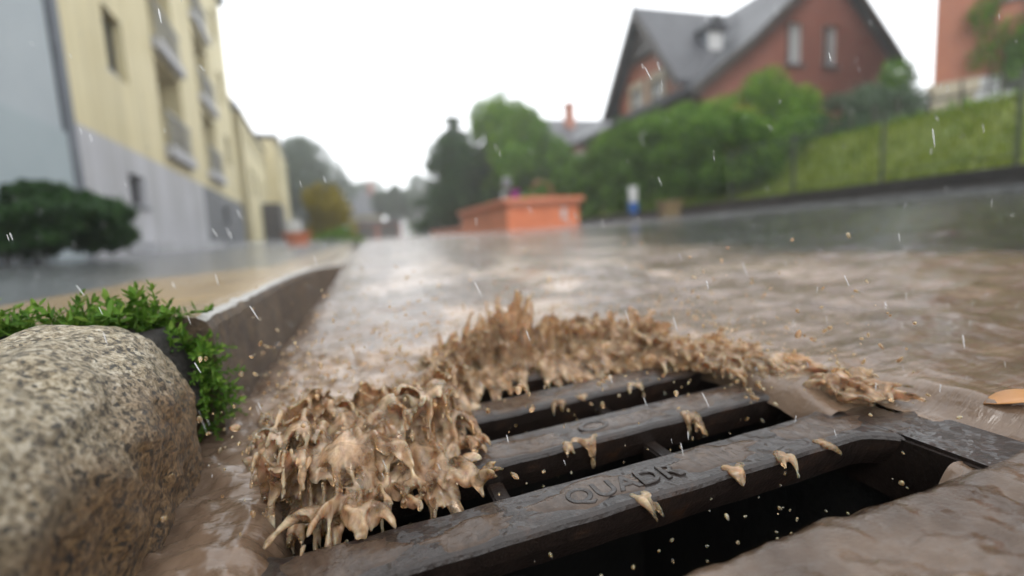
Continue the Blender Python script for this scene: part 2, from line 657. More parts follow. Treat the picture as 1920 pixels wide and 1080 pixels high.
def turbulence(x, y):
    """boiling water close to the splash"""
    yb_ = .590 - .20 * np.clip((x - .24) / .20, 0, None) ** 1.3
    crest = np.exp(-((y - yb_ - .025) / .055) ** 2) * sstep(-.09, .0, x) * (1 - sstep(.30, .38, x))
    right = np.exp(-((x - .372) / .030) ** 2) * sstep(.27, .33, y) * (1 - sstep(.52, .62, y))
    crest = np.maximum(crest, .9 * right)
    left = np.exp(-((x + .055) / .06) ** 2) * sstep(.30, .40, y) * (1 - sstep(.62, .82, y))
    mid = sstep(.38, .42, y) * (1 - sstep(.60, .70, y)) * (1 - sstep(.08, .14, x)) * sstep(-.1, -.07, x)
    return np.clip(np.maximum(np.maximum(crest, left), .8 * mid), 0, 1)


def froth(x, y):
    """aerated, paler water: round the splash and in trails along the stream"""
    t = turbulence(x, y) * np.clip(.55 + 1.2 * fbm(x * 45, y * 45, 3, 66), 0, 1)
    trail = sstep(.02, .32, fbm(x * 7 + fbm(x * 3, y * 3, 2, 62), y * 2.6, 4, 63)) * sstep(.5, .9, y) * (1 - sstep(.5 + .10 * y, 1.1 + .2 * y, x))
    return np.clip(.8 * t + .75 * trail, 0, 1)


# flowing water sheet over the road, spilling over the rim of the grate
def water_z(x, y):
    d = np.hypot(x, y)
    base = slope(y) * x
    thick = .011 + 0 * x
    # the gutter stream heaps up behind the grate
    thick = thick + .006 * sstep(.5, .62, y) * np.exp(-((x - .12) / .35) ** 2)
    # thin film right of the rim, dry iron shows at the right corner
    dry = sstep(.312, .345, x) * (1 - sstep(.368, .410, x + .3 * (y - .24) + .03 * fbm(x * 14, y * 14, 2, 77))) * (1 - sstep(.262, .31, y)) * sstep(.170, .186, y - .10 * (x - .36))
    thick = thick - dry * .0145
    thick = thick - .006 * (1 - sstep(.16, .24, y)) * sstep(-.05, .08, x)
    near = np.exp(-d / 1.5)
    # flow ripples: long wavelets across the stream
    w = fbm(x * 8 + 2 * fbm(x * 4, y * 4, 2, 5), y * 15, 4, 1) * (.0095 * (1 - near) + .0070 * near)
    w = w + fbm(x * 34 + y * 9, y * 30 - x * 8, 3, 9) * .0022 * np.clip(1.3 - d / 6, .15, 1)
    w = w + np.clip(d - 1.5, 0, 6) * .0012 * fbm(x * 2.2, y * 1.7, 4, 23)
    # streaks in the fast water before the front lip
    fr_ = (1 - sstep(.15, .21, y)) * sstep(-.02, .1, x) + (x < -.06) * (1 - sstep(.5, .8, y))
    w = w + fr_ * (.0055 * fbm(x * 50 + 36 * y, y * 34 - 16 * x, 4, 31) + .0040 * np.abs(fbm(x * 34, y * 120 + 30 * x, 2, 33)))
    turb = turbulence(x, y)
    w = w + turb * (.010 * np.abs(fbm(x * 30 + 3 * fbm(x * 12, y * 12, 2, 51), y * 26, 4, 52)) + .004 * fbm(x * 80, y * 80, 2, 53))
    z = base + thick + w
    # overfall into the opening
    e = .006 * fbm(x * 25, y * 25, 2, 44)
    din = np.minimum(np.minimum(x - (GX0 - .012), (GX1 + .004) - x), np.minimum(y - (GY0 - .014), back_edge(x) + .012 - y)) + e
    din = np.clip(din, 0, .06)
    z = z - din ** 2 / .022
    return z


def mud_amount(x, y):
    n = fbm(x * 1.3, y * .9, 4, 60)
    edge = .72 + .20 * y
    a = 1 - sstep(edge, edge + .6 + .16 * y, x + 1.5 * n)
    # the water before the drain runs thin over the dark road
    thin = .50 * (1 - sstep(.10, .55, y)) * sstep(-.02, .12, x) * sstep(-.35, .25, fbm(x * 9, y * 22, 3, 61) + .30) * (1 - sstep(.27, .33, x) * (1 - sstep(.42, .5, x)) * sstep(.16, .2, y))
    return np.clip(a - thin, 0, 1)


xs = np.unique(np.concatenate([np.arange(-.150, .62, .0026), geo(.62, 6.1, 95, .005)]))
ys = np.unique(np.concatenate([np.linspace(-1.2, .05, 50), np.arange(.05, 1.0, .0028), geo(1.0, 140, 150, .006)]))
me, V = grid_mesh('water', xs, ys, water_z, M['water'],
                  keep=lambda x, y: ~((x > GX0 + .016) & (x < GX1 - .018) & (y > GY0 + .014) & (y < back_edge(x) - .016)) & ~((x > .300) & (x < .372) & (y > .191) & (y < .268)))
fo_ = me.attributes.new('froth', 'FLOAT', 'POINT')
fo_.data.foreach_set('value', froth(V[:, 0], V[:, 1]).astype(np.float32))
at_ = me.attributes.new('mud', 'FLOAT', 'POINT')
at_.data.foreach_set('value', mud_amount(V[:, 0], V[:, 1]).astype(np.float32))
ch_ = me.attributes.new('churn', 'FLOAT', 'POINT')      # rain-beaten surface is rougher than the smooth fast water at the drain
dd = np.hypot(V[:, 0] - .1, V[:, 1] - .3)
ch_.data.foreach_set('value', (.035 + .13 * sstep(.35, 1.6, dd)).astype(np.float32))
tag(link('water', me), kind='structure')


# pavement left
def pave_z(x, y):
    return .083 * (1 - sstep(1.2, 3.8, y)) + .02 * sstep(1.2, 3.8, y) + .028 * np.clip(-x - .6, 0, 6) + .004 * fbm(x * 3, y * 3, 3, 70)


ystrip = np.unique(np.concatenate([np.linspace(-1, 4, 120), geo(4, 150, 34, .06)]))
me, _ = grid_mesh('pavement_edge', np.linspace(-.60, -.262, 24), ystrip, lambda x, y: pave_z(x, y) + .006, M['sandy'],
                  keep=lambda x, y: ~((y < .50) & (x > -.34)))
tag(link('pavement_edge', me), kind='structure')
me, _ = grid_mesh('pavement', np.concatenate([np.linspace(-12, -3, 10), np.linspace(-2.9, -.59, 40)]), ystrip, lambda x, y: pave_z(x, y) + .012 * fbm(x * 2, y * 2, 3, 71) * (x < -.62), M['paving'])
tag(link('pavement', me), kind='structure')


# ------------------------------------------------------------------ kerb stones
def rounded_block(a, b, r, n, disp, dscale, seed=0):
    """box with rounded edges, rough skin"""
    bm = bmesh.new()
    bmesh.ops.create_cube(bm, size=2)
    bmesh.ops.subdivide_edges(bm, edges=bm.edges, cuts=n, use_grid_fill=True)
    a, b = Vector(a), Vector(b)
    c, h = (a + b) / 2, (b - a) / 2
    for v in bm.verts:
        # even spacing, denser near the edges
        p = Vector((math.copysign(abs(q) ** .8, q) for q in v.co))
        p = Vector((p.x * h.x, p.y * h.y, p.z * h.z))
        inner = Vector([max(-(h[i] - r), min(h[i] - r, p[i])) for i in range(3)])
        d = p - inner
        q = inner + d.normalized() * r if d.length > 1e-9 else p
        nrm = d.normalized() if d.length > 1e-9 else Vector((0, 0, 1))
        w = c + q
        k = mnoise.fractal(w * dscale + Vector((seed, 0, 0)), .8, 2.1, 5)
        k2 = mnoise.noise(w * 7 + Vector((seed, 3, 1)))
        v.co = w + nrm * (k * disp + k2 * disp * 1.6)
    return bm


bm = rounded_block((-.60, -.25, -.14), (KX + .004, .447, .121), .062, 96, .0052, 30, 2)
me = bpy.data.meshes.new('granite_kerb_stone')
bm.to_mesh(me)
bm.free()
for q in me.polygons:
    q.use_smooth = True
me.materials.append(M['granite'])
tag(link('granite_kerb_stone', me), 'rounded speckled granite kerb stone close to the drain, beside the weeds', 'kerb stone', 'kerb stones along the gutter')

kl = ['long brown kerb stone running from the weeds along the muddy gutter', 'second brown kerb stone from the weeds, sloping down to the water',
      'third brown kerb stone from the weeds, almost under the muddy water', 'low far kerb stone just beyond the sloping kerb stones']
segs = [(.475, 1.46), (1.472, 2.50), (2.512, 3.60), (3.612, 8.0)]


def kerb_top(y):
    return float(.111 - .092 * sstep(.75, 3.8, np.array(y)))


for i, (ya, yb) in enumerate(segs):
    k = 70
    vv, ff = [], []
    prof = None
    for j in range(k + 1):
        y = ya + (yb - ya) * j / k
        zt = kerb_top(y)
        jx = .004 * mnoise.noise(Vector((0, y * 22, 3 + i))) + .003 * mnoise.noise(Vector((0, y * 70, i)))
        zt += .003 * mnoise.noise(Vector((5, y * 40, i)))
        prof = [(KX - .004 + jx, -.12), (KX - .001 + jx, zt * .5), (KX - .003 + jx, zt - .013), (KX - .007 + jx, zt - .005), (KX - .014 + jx, zt - .001), (KX - .030, zt), (-.258, zt - .001), (-.258, -.12)]
        vv += [(px_, y, pz_) for px_, pz_ in prof]
    n = len(prof)
    mb = MB()
    for j in range(k):
        for q in range(n):
            ff.append((j * n + q, j * n + (q + 1) % n, (j + 1) * n + (q + 1) % n, (j + 1) * n + q))
    ff += [tuple(range(n)), tuple(range(k * n, (k + 1) * n))]
    mb.add(vv, ff)
    o = mb.build('kerb_stone', M['kerb'])
    me = o.data
    me.materials.append(M['kerb_edge'])
    me.materials.append(M['sandy'])
    for q in me.polygons:
        cx = q.center
        if cx.x > -.150 and cx.z > kerb_top(cx.y) - .006:
            q.material_index = 1
        elif cx.x < -.150 and cx.z > kerb_top(cx.y) - .004:
            q.material_index = 2
    tag(o, kl[i], 'kerb stone', 'kerb stones along the gutter')

# soil in the joint between the stones
xs = np.linspace(-.60, -.138, 60)
ys = np.linspace(.40, .53, 24)
me, _ = grid_mesh('soil', xs, ys, lambda x, y: .108 - .06 * sstep(-.165, -.139, x) + .010 * fbm(x * 40, y * 40, 3, 80) + 0 * y, M['soil'],
                  keep=lambda x, y: (y < .474) | (x < -.262))
tag(link('soil', me), kind='structure')

# ------------------------------------------------------------------ drain grate
ZT = lambda x: .058 * x
ang = math.atan(.058)
grate = empty('drain_grate', (0, 0, 0))
grate.rotation_euler = (0, -ang, 0)
tag(grate, 'wet cast iron drain grate with wide bars set in the flooded gutter', 'drain grate')


def bar_mesh(w, h, x0, x1, mat):
    t, c = w / 2, .0035
    sec = [(-t + c, 0), (t - c, 0), (t - .001, -.0012), (t, -c), (t - .003, -h * .55), (t - .008, -h), (-t + .008, -h), (-t + .003, -h * .55), (-t, -c), (-t + .001, -.0012)]
    k = 60
    mb = MB()
    vv, ff = [], []
    n = len(sec)
    for j in range(k + 1):
        x = x0 + (x1 - x0) * j / k
        # bars broaden into the rim at both ends
        e = max(0, 1 - (x - x0) / .02) ** 2 + max(0, 1 - (x1 - x) / .024) ** 2
        for (yy, zz) in sec:
            wob = .0006 * mnoise.noise(Vector((x * 40, yy * 60, zz * 60)))
            vv.append((x, yy * (1 + e * .75) + wob, zz + wob))
    for j in range(k):
        for q in range(n):
            ff.append((j * n + q, j * n + (q + 1) % n, (j + 1) * n + (q + 1) % n, (j + 1) * n + q))
    ff += [tuple(range(n)), tuple(range(k * n, (k + 1) * n))]
    mb.add(vv, ff)
    return mb.mesh('bar', mat)


bmsh = bar_mesh(BW, .026, GX0 - .002, GX1 + .002, M['iron'])
bars = []
for y in BARY:
    o = link('bar', bmsh, grate, (0, y, 0))
    bars.append(o)
# rim: four members, chamfered
rw = .040
mb = MB()
mb.box((GX0 - rw, GY0 - rw, -.05), (GX0, GY1 + rw, 0))
mb.box((GX0 + .0005, GY1, -.05), (GX1 - .0005, GY1 + rw, -.0003))
mb.box((GX0 + .0005, GY0 - rw, -.05), (GX1 - .0005, GY0, -.0003))
mb.build('rim', M['iron'], grate, bevel=.003)
# right rim has a notch for the lifting hook
mb = MB()
rx0, rx1 = GX1, GX1 + .052
poly = [(rx0, GY0 - rw, 0), (rx1, GY0 - rw, 0), (rx1, .246, 0), (rx1 - .018, .252, 0), (rx1 - .018, .268, 0), (rx1, .276, 0), (rx1, GY1 + rw, 0), (rx0, GY1 + rw, 0)]
mb.prism([(a, b2, -.05) for a, b2, _ in poly], (0, 0, .05))
mb.build('rim', M['iron'], grate, bevel=.0025)
# cast frame around the grate
mb = MB()
ox0, ox1, oy0, oy1 = GX0 - rw - .0035, GX1 + .052 + .0035, GY0 - rw - .004, GY1 + rw + .004
fw = .045
mb.box((ox0 - .014, oy0 - fw, -.06), (ox0, oy1 + fw, -.002))
mb.box((ox1 + .008, oy0 - fw, -.06), (ox1 + fw, oy1 + fw, -.002))
mb.box((ox0 + .0005, oy0 - fw, -.06), (ox1 + .0075, oy0, -.0025))
mb.box((ox0 + .0005, oy1, -.06), (ox1 + .0075, oy1 + fw, -.0025))
mb.build('frame', M['iron'], grate, bevel=.002)
# ribs tying the bars together below the surface
for x in (.075, .205):
    for ya, yb in zip([GY0] + [y + BW / 2 for y in BARY], [y - BW / 2 for y in BARY] + [GY1]):
        if (x < .1 and ya < .25) or ya < GY0 + .001:
            continue
        mb = MB()
        mb.box((x - .006, ya - .006, -.040), (x + .006, yb + .006, -.016))
        mb.build('rib', M['iron'], grate, bevel=.0015)

# raised lettering cast on the nearest bar
tcu = bpy.data.curves.new('lettering', 'FONT')
tcu.body = 'QUADR'
tcu.size = .0215
tcu.extrude = .00035
tcu.bevel_depth = .0006
tcu.space_character = 1.05
tob = bpy.data.objects.new('lettering_curve', tcu)
col.objects.link(tob)
dg = bpy.context.evaluated_depsgraph_get()
lm = bpy.data.meshes.new_from_object(tob.evaluated_get(dg))
bpy.data.objects.remove(tob)
lm.materials.clear()
lm.materials.append(M['iron'])
o = link('lettering', lm, bars[0], (.104, -.0085, .0004))
# ring cast on the second bar
bm = bmesh.new()
for k in range(20):
    a = 2 * math.pi * k / 20
    for rr, zz in ((.0095, -.001), (.0085, .0014), (.006, .0014), (.005, -.001)):
        bm.verts.new((.165 + math.cos(a) * rr * 1.5, math.sin(a) * rr, zz))
bm.verts.ensure_lookup_table()
for k in range(20):
    for q in range(3):
        a, b2 = k * 4 + q, ((k + 1) % 20) * 4 + q
        bm.faces.new([bm.verts[i] for i in (a, b2, b2 + 1, a + 1)])
me = bpy.data.meshes.new('cast_ring')
bm.to_mesh(me)
bm.free()
me.materials.append(M['iron'])
link('cast_ring', me, bars[1])


# thin mud films left lying on the bars
def film_blob(cx, cy, rx, ry, seed, h=.0008):
    k, rings = 44, 7
    vv = [(cx, cy, h)]
    ff = []
    for r_ in range(1, rings + 1):
        q = r_ / rings
        for j in range(k):
            a = 2 * math.pi * j / k
            w = 1 + .55 * mnoise.noise(Vector((math.cos(a) * 1.6, math.sin(a) * 1.6, seed))) + .25 * mnoise.noise(Vector((math.cos(a) * 4, math.sin(a) * 4, seed)))
            x, y = cx + math.cos(a) * rx * w * q, cy + math.sin(a) * ry * w * q
            z = h * (1 - q ** 5) + (-.0006 if r_ == rings else 0) + .0005 * mnoise.noise(Vector((x * 120, y * 120, seed))) * (1 - q)
            vv.append((x, max(-BW / 2 + .003, min(BW / 2 - .003, y)), z))
    for j in range(k):
        ff.append((0, 1 + j, 1 + (j + 1) % k))
    for r_ in range(rings - 1):
        for j in range(k):
            a, b2 = 1 + r_ * k + j, 1 + r_ * k + (j + 1) % k
            ff.append((a, a + k, b2 + k, b2))
    return vv, ff


for bi, spots in enumerate([
        [(.125, .000, .045, .013), (.215, .002, .035, .014), (.30, 0, .035, .018), (.045, -.004, .030, .012), (-.03, .0, .035, .018)],
        [(.19, 0, .04, .014), (.27, .002, .05, .016), (.10, -.002, .035, .014), (.0, 0, .05, .017)],
        [(.22, 0, .05, .016), (.12, 0, .05, .017), (.30, 0, .03, .017), (.02, 0, .05, .018)],
        [(.05, 0, .06, .018), (.18, 0, .06, .018), (.29, 0, .04, .018)]]):
    for si, s_ in enumerate(spots):
        mb = MB()
        mb.add(*film_blob(*s_, bi * 7.3 + si * 2.1))
        o = mb.build('mud_film', M['film'], bars[bi], smooth=True)

# ------------------------------------------------------------------ splashing water
# a density field of liquid strands, meshed at one level
VX = .00118
B0 = np.array([-.130, .16, -.062])
B1 = np.array([.53, .77, .115])
NS = np.ceil((B1 - B0) / VX).astype(int)
field = np.zeros(NS, np.float32)


def splat(p, r):
    """soft ball of liquid; radius r at the 0.5 level"""
    c = (np.asarray(p) - B0) / VX
    w = r / VX * 1.9
    lo = np.maximum(np.floor(c - w).astype(int), 0)
    hi = np.minimum(np.ceil(c + w).astype(int) + 1, NS)
    if np.any(hi <= lo):
        return
    gx = (np.arange(lo[0], hi[0]) - c[0])[:, None, None]
    gy = (np.arange(lo[1], hi[1]) - c[1])[None, :, None]
    gz = (np.arange(lo[2], hi[2]) - c[2])[None, None, :]
    q = .6931 * VX * VX / (r * r)
    e = np.exp(-q * gx * gx) * np.exp(-q * gy * gy) * np.exp(-q * gz * gz)
    f_ = field[lo[0]:hi[0], lo[1]:hi[1], lo[2]:hi[2]]
    f_[...] = np.maximum(f_, e) + .10 * np.minimum(f_, e)


def path(P, Rr):
    """liquid along a polyline of points with radii"""
    P = np.asarray(P, float)
    seg = np.linalg.norm(np.diff(P, axis=0), axis=1)
    acc = np.concatenate([[0], np.cumsum(seg)])
    t = 0.0
    while t < acc[-1]:
        p = np.array([np.interp(t, acc, P[:, k]) for k in range(3)])
        r = max(float(np.interp(t, acc, Rr)), .0009)
        if np.interp(t, acc, Rr) > .0006:
            splat(p, r)
        t += r * .8


def surf(x, y):
    return float(.058 * x)


def fingers(k, sharp=2.0):
    """ragged edge of a tearing sheet: 0..1 along its width"""
    t = np.linspace(0, 1, k)
    f = .5 + .5 * np.sin(t * rng.uniform(5, 13) + rng.uniform(0, 6.3))
    f = f * (.6 + .4 * rng.random(k)) + .25 * rng.random(k) ** 3
    return np.clip(f, 0, 1.2) ** sharp


def sheet(p0, across, width, v, spread, T, rb, rt_=.00092, reach=.75):
    """thrown sheet of water: closely set trajectories leaving one line, the edge torn into tapering fingers"""
    p0, across, v = np.asarray(p0, float), np.asarray(across, float), np.asarray(v, float)
    wmid = width + 2 * spread * T * .4
    k = max(4, int(wmid / .0017))
    fg = fingers(k)
    ph = rng.uniform(0, 6.3, 3)
    for i in range(k):
        a = i / (k - 1) - .5
        Ti = T * ((1 - reach) + reach * fg[i])
        q0 = p0 + across * width * a + np.array([0, .004 * math.sin(a * 7 + ph[0]), 0])
        vi = v + across * spread * 2 * a + np.array([.03 * math.sin(a * 9 + ph[1]), .05 * math.sin(a * 11 + ph[2]), .05 * math.sin(a * 8 + ph[0])])
        tt = np.linspace(0, 1, 15)[:, None] * Ti
        P = q0 + vi * tt + np.array([0, 0, -4.9]) * tt * tt
        s_ = np.linspace(0, 1, 15)
        Rr = rb * (1 - s_) ** 1.2 + rt_ * (1.1 - .45 * s_) + .0005 * fg[i] * np.exp(-((s_ - .80) / .10) ** 2)
        # long fingers pinch off into beads
        if fg[i] > .45:
            Rr = Rr * np.where(s_ > .78, .15 + 1.15 * np.abs(np.sin(s_ * rng.uniform(9, 16) + ph[0])), 1)
        path(P, Rr)


def drape(x, y, width, L, dx, h, r, fall):
    """a sheet that slides over the bars towards the near side and breaks into the slot"""
    k = max(4, int(width / .0020))
    fg = fingers(k, 1.3)
    ph, ph2 = rng.uniform(0, 6.3), rng.uniform(0, 6.3)
    for j in range(k):
        a = j / (k - 1) - .5
        n = 14
        P, Rr = [], []
        Lj = L * (.55 + .45 * fg[j])
        for i in range(n):
            s_ = i / (n - 1)
            yy = y - Lj * s_
            xx = x + width * a * (1 - .25 * s_) + dx * s_ + .002 * math.sin(ph + s_ * 7 + a * 3)
            near = min(abs(yy - b_) for b_ in BARY)
            sag = .007 * max(0, (near - .018) / .024) ** 1.3
            zz = surf(xx, yy) + h * (1 - .8 * s_) * (1 - .5 * (2 * a) ** 2) + .0035 * math.sin(ph2 + s_ * 6 + a * 8) * (1 - .6 * s_) - sag
            P.append((xx, yy, zz))
            Rr.append(r * (1 + .35 * math.sin(ph2 + a * 19 + s_ * 2)) * (1 - .3 * s_))
        p = np.array(P[-1])
        v = np.array([dx * 2, -.35, -.05])
        fj = fall * (.25 + .75 * fg[j])
        for t in np.linspace(.012, fj, 6):
            P.append(tuple(p + v * t + np.array([0, 0, -4.9 * t * t])))
            Rr.append(max(.0010, r * (.7 - .5 * t / fj)))
        path(P, Rr)


def back_y(x):
    return .590 - .20 * max(0, (x - .24) / .20) ** 1.3


def unit(a):
    return np.array([math.cos(a), math.sin(a), 0])


# crest thrown up where the stream meets the back of the grate: a few strong bursts and many weak ones
bursts = [(.135, 1.0, .025), (.155, .95, .02), (.105, .75, .02), (.18, .7, .02), (.075, .40, .015), (.215, .55, .015), (.250, .66, .020), (.285, .55, .02), (.310, .60, .016)]
for bx, st, wd in bursts:
    for i in range(13):
        x = bx + rng.normal(0, wd * .7)
        y = back_y(x) + rng.normal(-.02, .022)
        vz = .15 + 1.25 * st * rng.random() ** .9
        sheet((x, y, surf(x, y) + .006), unit(rng.normal(0, .4)), rng.uniform(.008, .028), (rng.normal(0, .08), -rng.uniform(.0, .40), vz), rng.uniform(.02, .12), vz / 9.8 + rng.uniform(-.01, .05), rng.uniform(.0012, .0034), reach=rng.uniform(.4, .8))
for i in range(34):
    x = rng.uniform(.05, .31)
    y = back_y(x) + rng.normal(-.02, .022)
    sheet((x, y, surf(x, y) + .006), unit(rng.normal(0, .6)), rng.uniform(.008, .026), (rng.normal(0, .1), -rng.uniform(.2, .6), rng.uniform(.12, .45)), rng.uniform(.03, .14), rng.uniform(.04, .09), rng.uniform(.001, .003))
# tongues running over the back bars and dropping into the slots
for i in range(40):
    x = rng.uniform(.06, .33)
    y = rng.uniform(.50, .580) - .12 * max(0, x - .20)
    drape(x, y, rng.uniform(.010, .034), rng.uniform(.03, .075), rng.normal(.005, .012), rng.uniform(.004, .013), rng.uniform(.0016, .0026), rng.uniform(.03, .075))
# ridge along the gutter side
for i in range(80):
    y = rng.uniform(.36, .75)
    x = -.078 + .035 * max(0, y - .5) + rng.normal(0, .010)
    sheet((x, y, surf(x, y) + .006), unit(1.4 + rng.normal(0, .5)), rng.uniform(.008, .026), (rng.normal(.08, .12), -rng.uniform(.15, .6), rng.uniform(.12, .62)), rng.uniform(.03, .16), rng.uniform(.05, .10), rng.uniform(.0012, .0034))
# ragged lip where the sheet on the left breaks over the bar ends: it leaps, then falls in columns
for i in range(46):
    x = rng.uniform(-.076, .085)
    y = back_edge(x) - .005 + rng.normal(.0, .022)
    drape(x, y, rng.uniform(.010, .030), min(rng.uniform(.03, .09), max(.02, y - .275)), rng.normal(.010, .010), rng.uniform(.006, .020), rng.uniform(.0014, .0026), rng.uniform(.03, .085))
for i in range(125):
    x = -.070 + .155 * rng.random() ** 1.2
    y = back_edge(x) + rng.normal(.010, .032)
    vz = rng.uniform(.25, .85)
    sheet((x, y, surf(x, y) + rng.uniform(.006, .014)), unit(rng.normal(0, .28)), rng.uniform(.010, .030), (rng.normal(.03, .05), -rng.uniform(.15, .62), vz), rng.uniform(.0, .08), vz / 9.8 + rng.uniform(.05, .105), rng.uniform(.0008, .0026), reach=rng.uniform(.25, .6))
for i in range(26):
    x = rng.uniform(-.066, .07)
    y = rng.uniform(.29, .37)
    vz = rng.uniform(.15, .55)
    sheet((x, y, surf(x, y) + .004), unit(rng.normal(0, .6)), rng.uniform(.005, .018), (rng.normal(.06, .10), -rng.uniform(.1, .5), vz), rng.uniform(.04, .14), vz / 9.8 + rng.uniform(.03, .08), rng.uniform(.0008, .0026), reach=.6)
# a few lone humps on the sheet
for i in range(26):
    x = rng.uniform(-.05, .10)
    y = rng.uniform(.45, .70)
    sheet((x, y, surf(x, y) + .010), unit(rng.normal(0, .8)), rng.uniform(.004, .012), (rng.normal(0, .1), -rng.uniform(.1, .4), rng.uniform(.10, .35)), rng.uniform(.02, .1), rng.uniform(.03, .06), rng.uniform(.0010, .0026))
# water coming in over the right rim and shooting across the bar ends
def right_rim():
    t = rng.random()
    return .245 + .125 * t ** .6 + rng.normal(0, .016), .585 - .29 * t ** 1.15 + rng.normal(0, .018)


for i in range(120):
    x, y = right_rim()
    sheet((x, y, surf(x, y) + rng.uniform(.002, .008)), unit(rng.uniform(-1.2, .1)), rng.uniform(.008, .03), (rng.uniform(-.25, .25), -rng.uniform(.2, .65), rng.uniform(.05, .50)), rng.uniform(.02, .12), rng.uniform(.05, .10), rng.uniform(.0008, .0024))
for i in range(150):
    x, y = right_rim()
    vz = rng.uniform(.15, .75) * (1 if y > .4 else .75)
    sheet((x, y, surf(x, y) + .006), unit(rng.normal(-.5, .5)), rng.uniform(.006, .024), (rng.uniform(-.20, .22), -rng.uniform(.10, .5), vz), rng.uniform(.03, .12), vz / 9.8 + rng.uniform(.02, .065), rng.uniform(.0010, .0028), reach=.6)
for i in range(260):
    x, y = right_rim()
    splat((x, y, surf(x, y) + .005 + abs(rng.normal(0, .002))), rng.uniform(.002, .0055))
# drips hanging off the bars into the slots
for y in BARY:
    for i in range(6):
        x = rng.uniform(GX0 + .01, GX1 - .01)
        yy = y - BW / 2
        sheet((x, yy + .003, surf(x, yy) - .0005), (1, 0, 0), rng.uniform(.003, .022), (rng.normal(.04, .08), -rng.uniform(.08, .25), rng.uniform(-.10, .02)), rng.uniform(.0, .06), rng.uniform(.04, .085), .0008, .0010)
# ragged swell tying the crest to the stream
for i in range(420):
    x = rng.uniform(.04, .32)
    y = back_y(x) + rng.normal(-.01, .022)
    splat((x, y, surf(x, y) + .007 + abs(rng.normal(0, .002))), rng.uniform(.002, .006))
# turbulence roughens the liquid
def up_noise(cell):
    n3 = np.maximum((NS * VX / np.array([cell, cell * 1.5, cell * 2.6])).astype(int) + 2, 2)
    q = rng.normal(0, 1, n3).astype(np.float32)
    for ax in range(3):
        pos = np.linspace(0, n3[ax] - 1.001, NS[ax])
        i0 = pos.astype(int)
        fr3 = (pos - i0).astype(np.float32)
        fr3 = fr3 * fr3 * (3 - 2 * fr3)
        shp = [1, 1, 1]
        shp[ax] = -1
        fr3 = fr3.reshape(shp)
        q = np.take(q, i0, ax) * (1 - fr3) + np.take(q, i0 + 1, ax) * fr3
    return q


field *= 1 + .20 * up_noise(.0055)
field *= 1 + .10 * up_noise(.0028)
# surface tension rounds it all off
for ax in (0, 1, 2, 0, 1, 2):
    f2 = field * .5
    sl0 = [slice(None)] * 3
    sl1 = [slice(None)] * 3
    sl0[ax], sl1[ax] = slice(1, None), slice(None, -1)
    f2[tuple(sl0)] += field[tuple(sl1)] * .25
    f2[tuple(sl1)] += field[tuple(sl0)] * .25
    field = f2

import openvdb
gridv = openvdb.FloatGrid()
field[0, :, :] = field[-1, :, :] = 0
field[:, 0, :] = field[:, -1, :] = 0
field[:, :, 0] = field[:, :, -1] = 0
gridv.copyFromArray(field)
pts, quads = gridv.convertToQuads(.36)
pts = np.asarray(pts) * VX + B0
me = np_mesh('water_splash', pts, np.asarray(quads)[:, ::-1], M['splash'], True)
o = link('water_splash', me)
tag(o, 'tan muddy water splashing up and pouring through the drain grate', 'water', kind='stuff')
del field

# flying drops of muddy water
ico = bmesh.new()
bmesh.ops.create_icosphere(ico, subdivisions=2, radius=1)
iv = np.array([v.co[:] for v in ico.verts])
ifc = np.array([[v.index for v in f_.verts] for f_ in ico.faces])
ico.free()


def drops(n, sampler, mat, name):
    Vs, Fs = [], []
    for i in range(n):
        p, r, st, d = sampler(i)
        d = Vector(d).normalized()
        q = d.to_track_quat('Z', 'Y').to_matrix()
        v = iv * np.array([r, r, r * st])
        # teardrop
        v[:, :2] *= (1 - .35 * np.clip(v[:, 2:3] / (r * st), -1, 1))
        v = v @ np.array(q).T + np.asarray(p)
        Fs.append(ifc + len(iv) * i)
        Vs.append(v)
    return np_mesh(name, np.concatenate(Vs), np.concatenate(Fs), mat, True)


def mud_drop(i):
    if i > 900:
        x = rng.uniform(-.10, .38)
        y = back_y(x) + rng.normal(-.03, .05) - (rng.random() * .2 if x > .28 else 0) - (.12 if x < .06 else 0) * rng.random()
        z = surf(x, y) + abs(rng.normal(0, .045)) + .004
        return (x, y, z), rng.uniform(.0004, .0013), rng.uniform(1, 3), (rng.normal(0, .4), -rng.uniform(.2, 1), rng.normal(0, .9))
    if i < 380:
        x = rng.uniform(-.12, .45)
        y = rng.uniform(.28, .66)
        z = surf(x, y) + abs(rng.normal(0, .030)) + .004
    elif i < 560:
        x = rng.uniform(-.128, .02)
        y = rng.uniform(.32, .70)
        z = abs(rng.normal(0, .04)) + .01
    else:
        x = rng.uniform(-.05, .33)
        y = rng.choice([.212, .300, .385, .470]) + rng.uniform(-.012, .012)
        z = surf(x, y) - rng.uniform(0, .06)
    return (x, y, z), float(np.clip(rng.lognormal(-6.95, .42), .0005, .0026)) * (.65 if i >= 560 else 1), rng.uniform(1, 2.4), (rng.normal(0, .4), -rng.uniform(.2, 1), rng.normal(0, .8))


me = drops(2600, mud_drop, M['splash'], 'flying_drops')
tag(link('flying_drops', me), 'small flying drops of muddy water around the splash', 'water', kind='stuff')


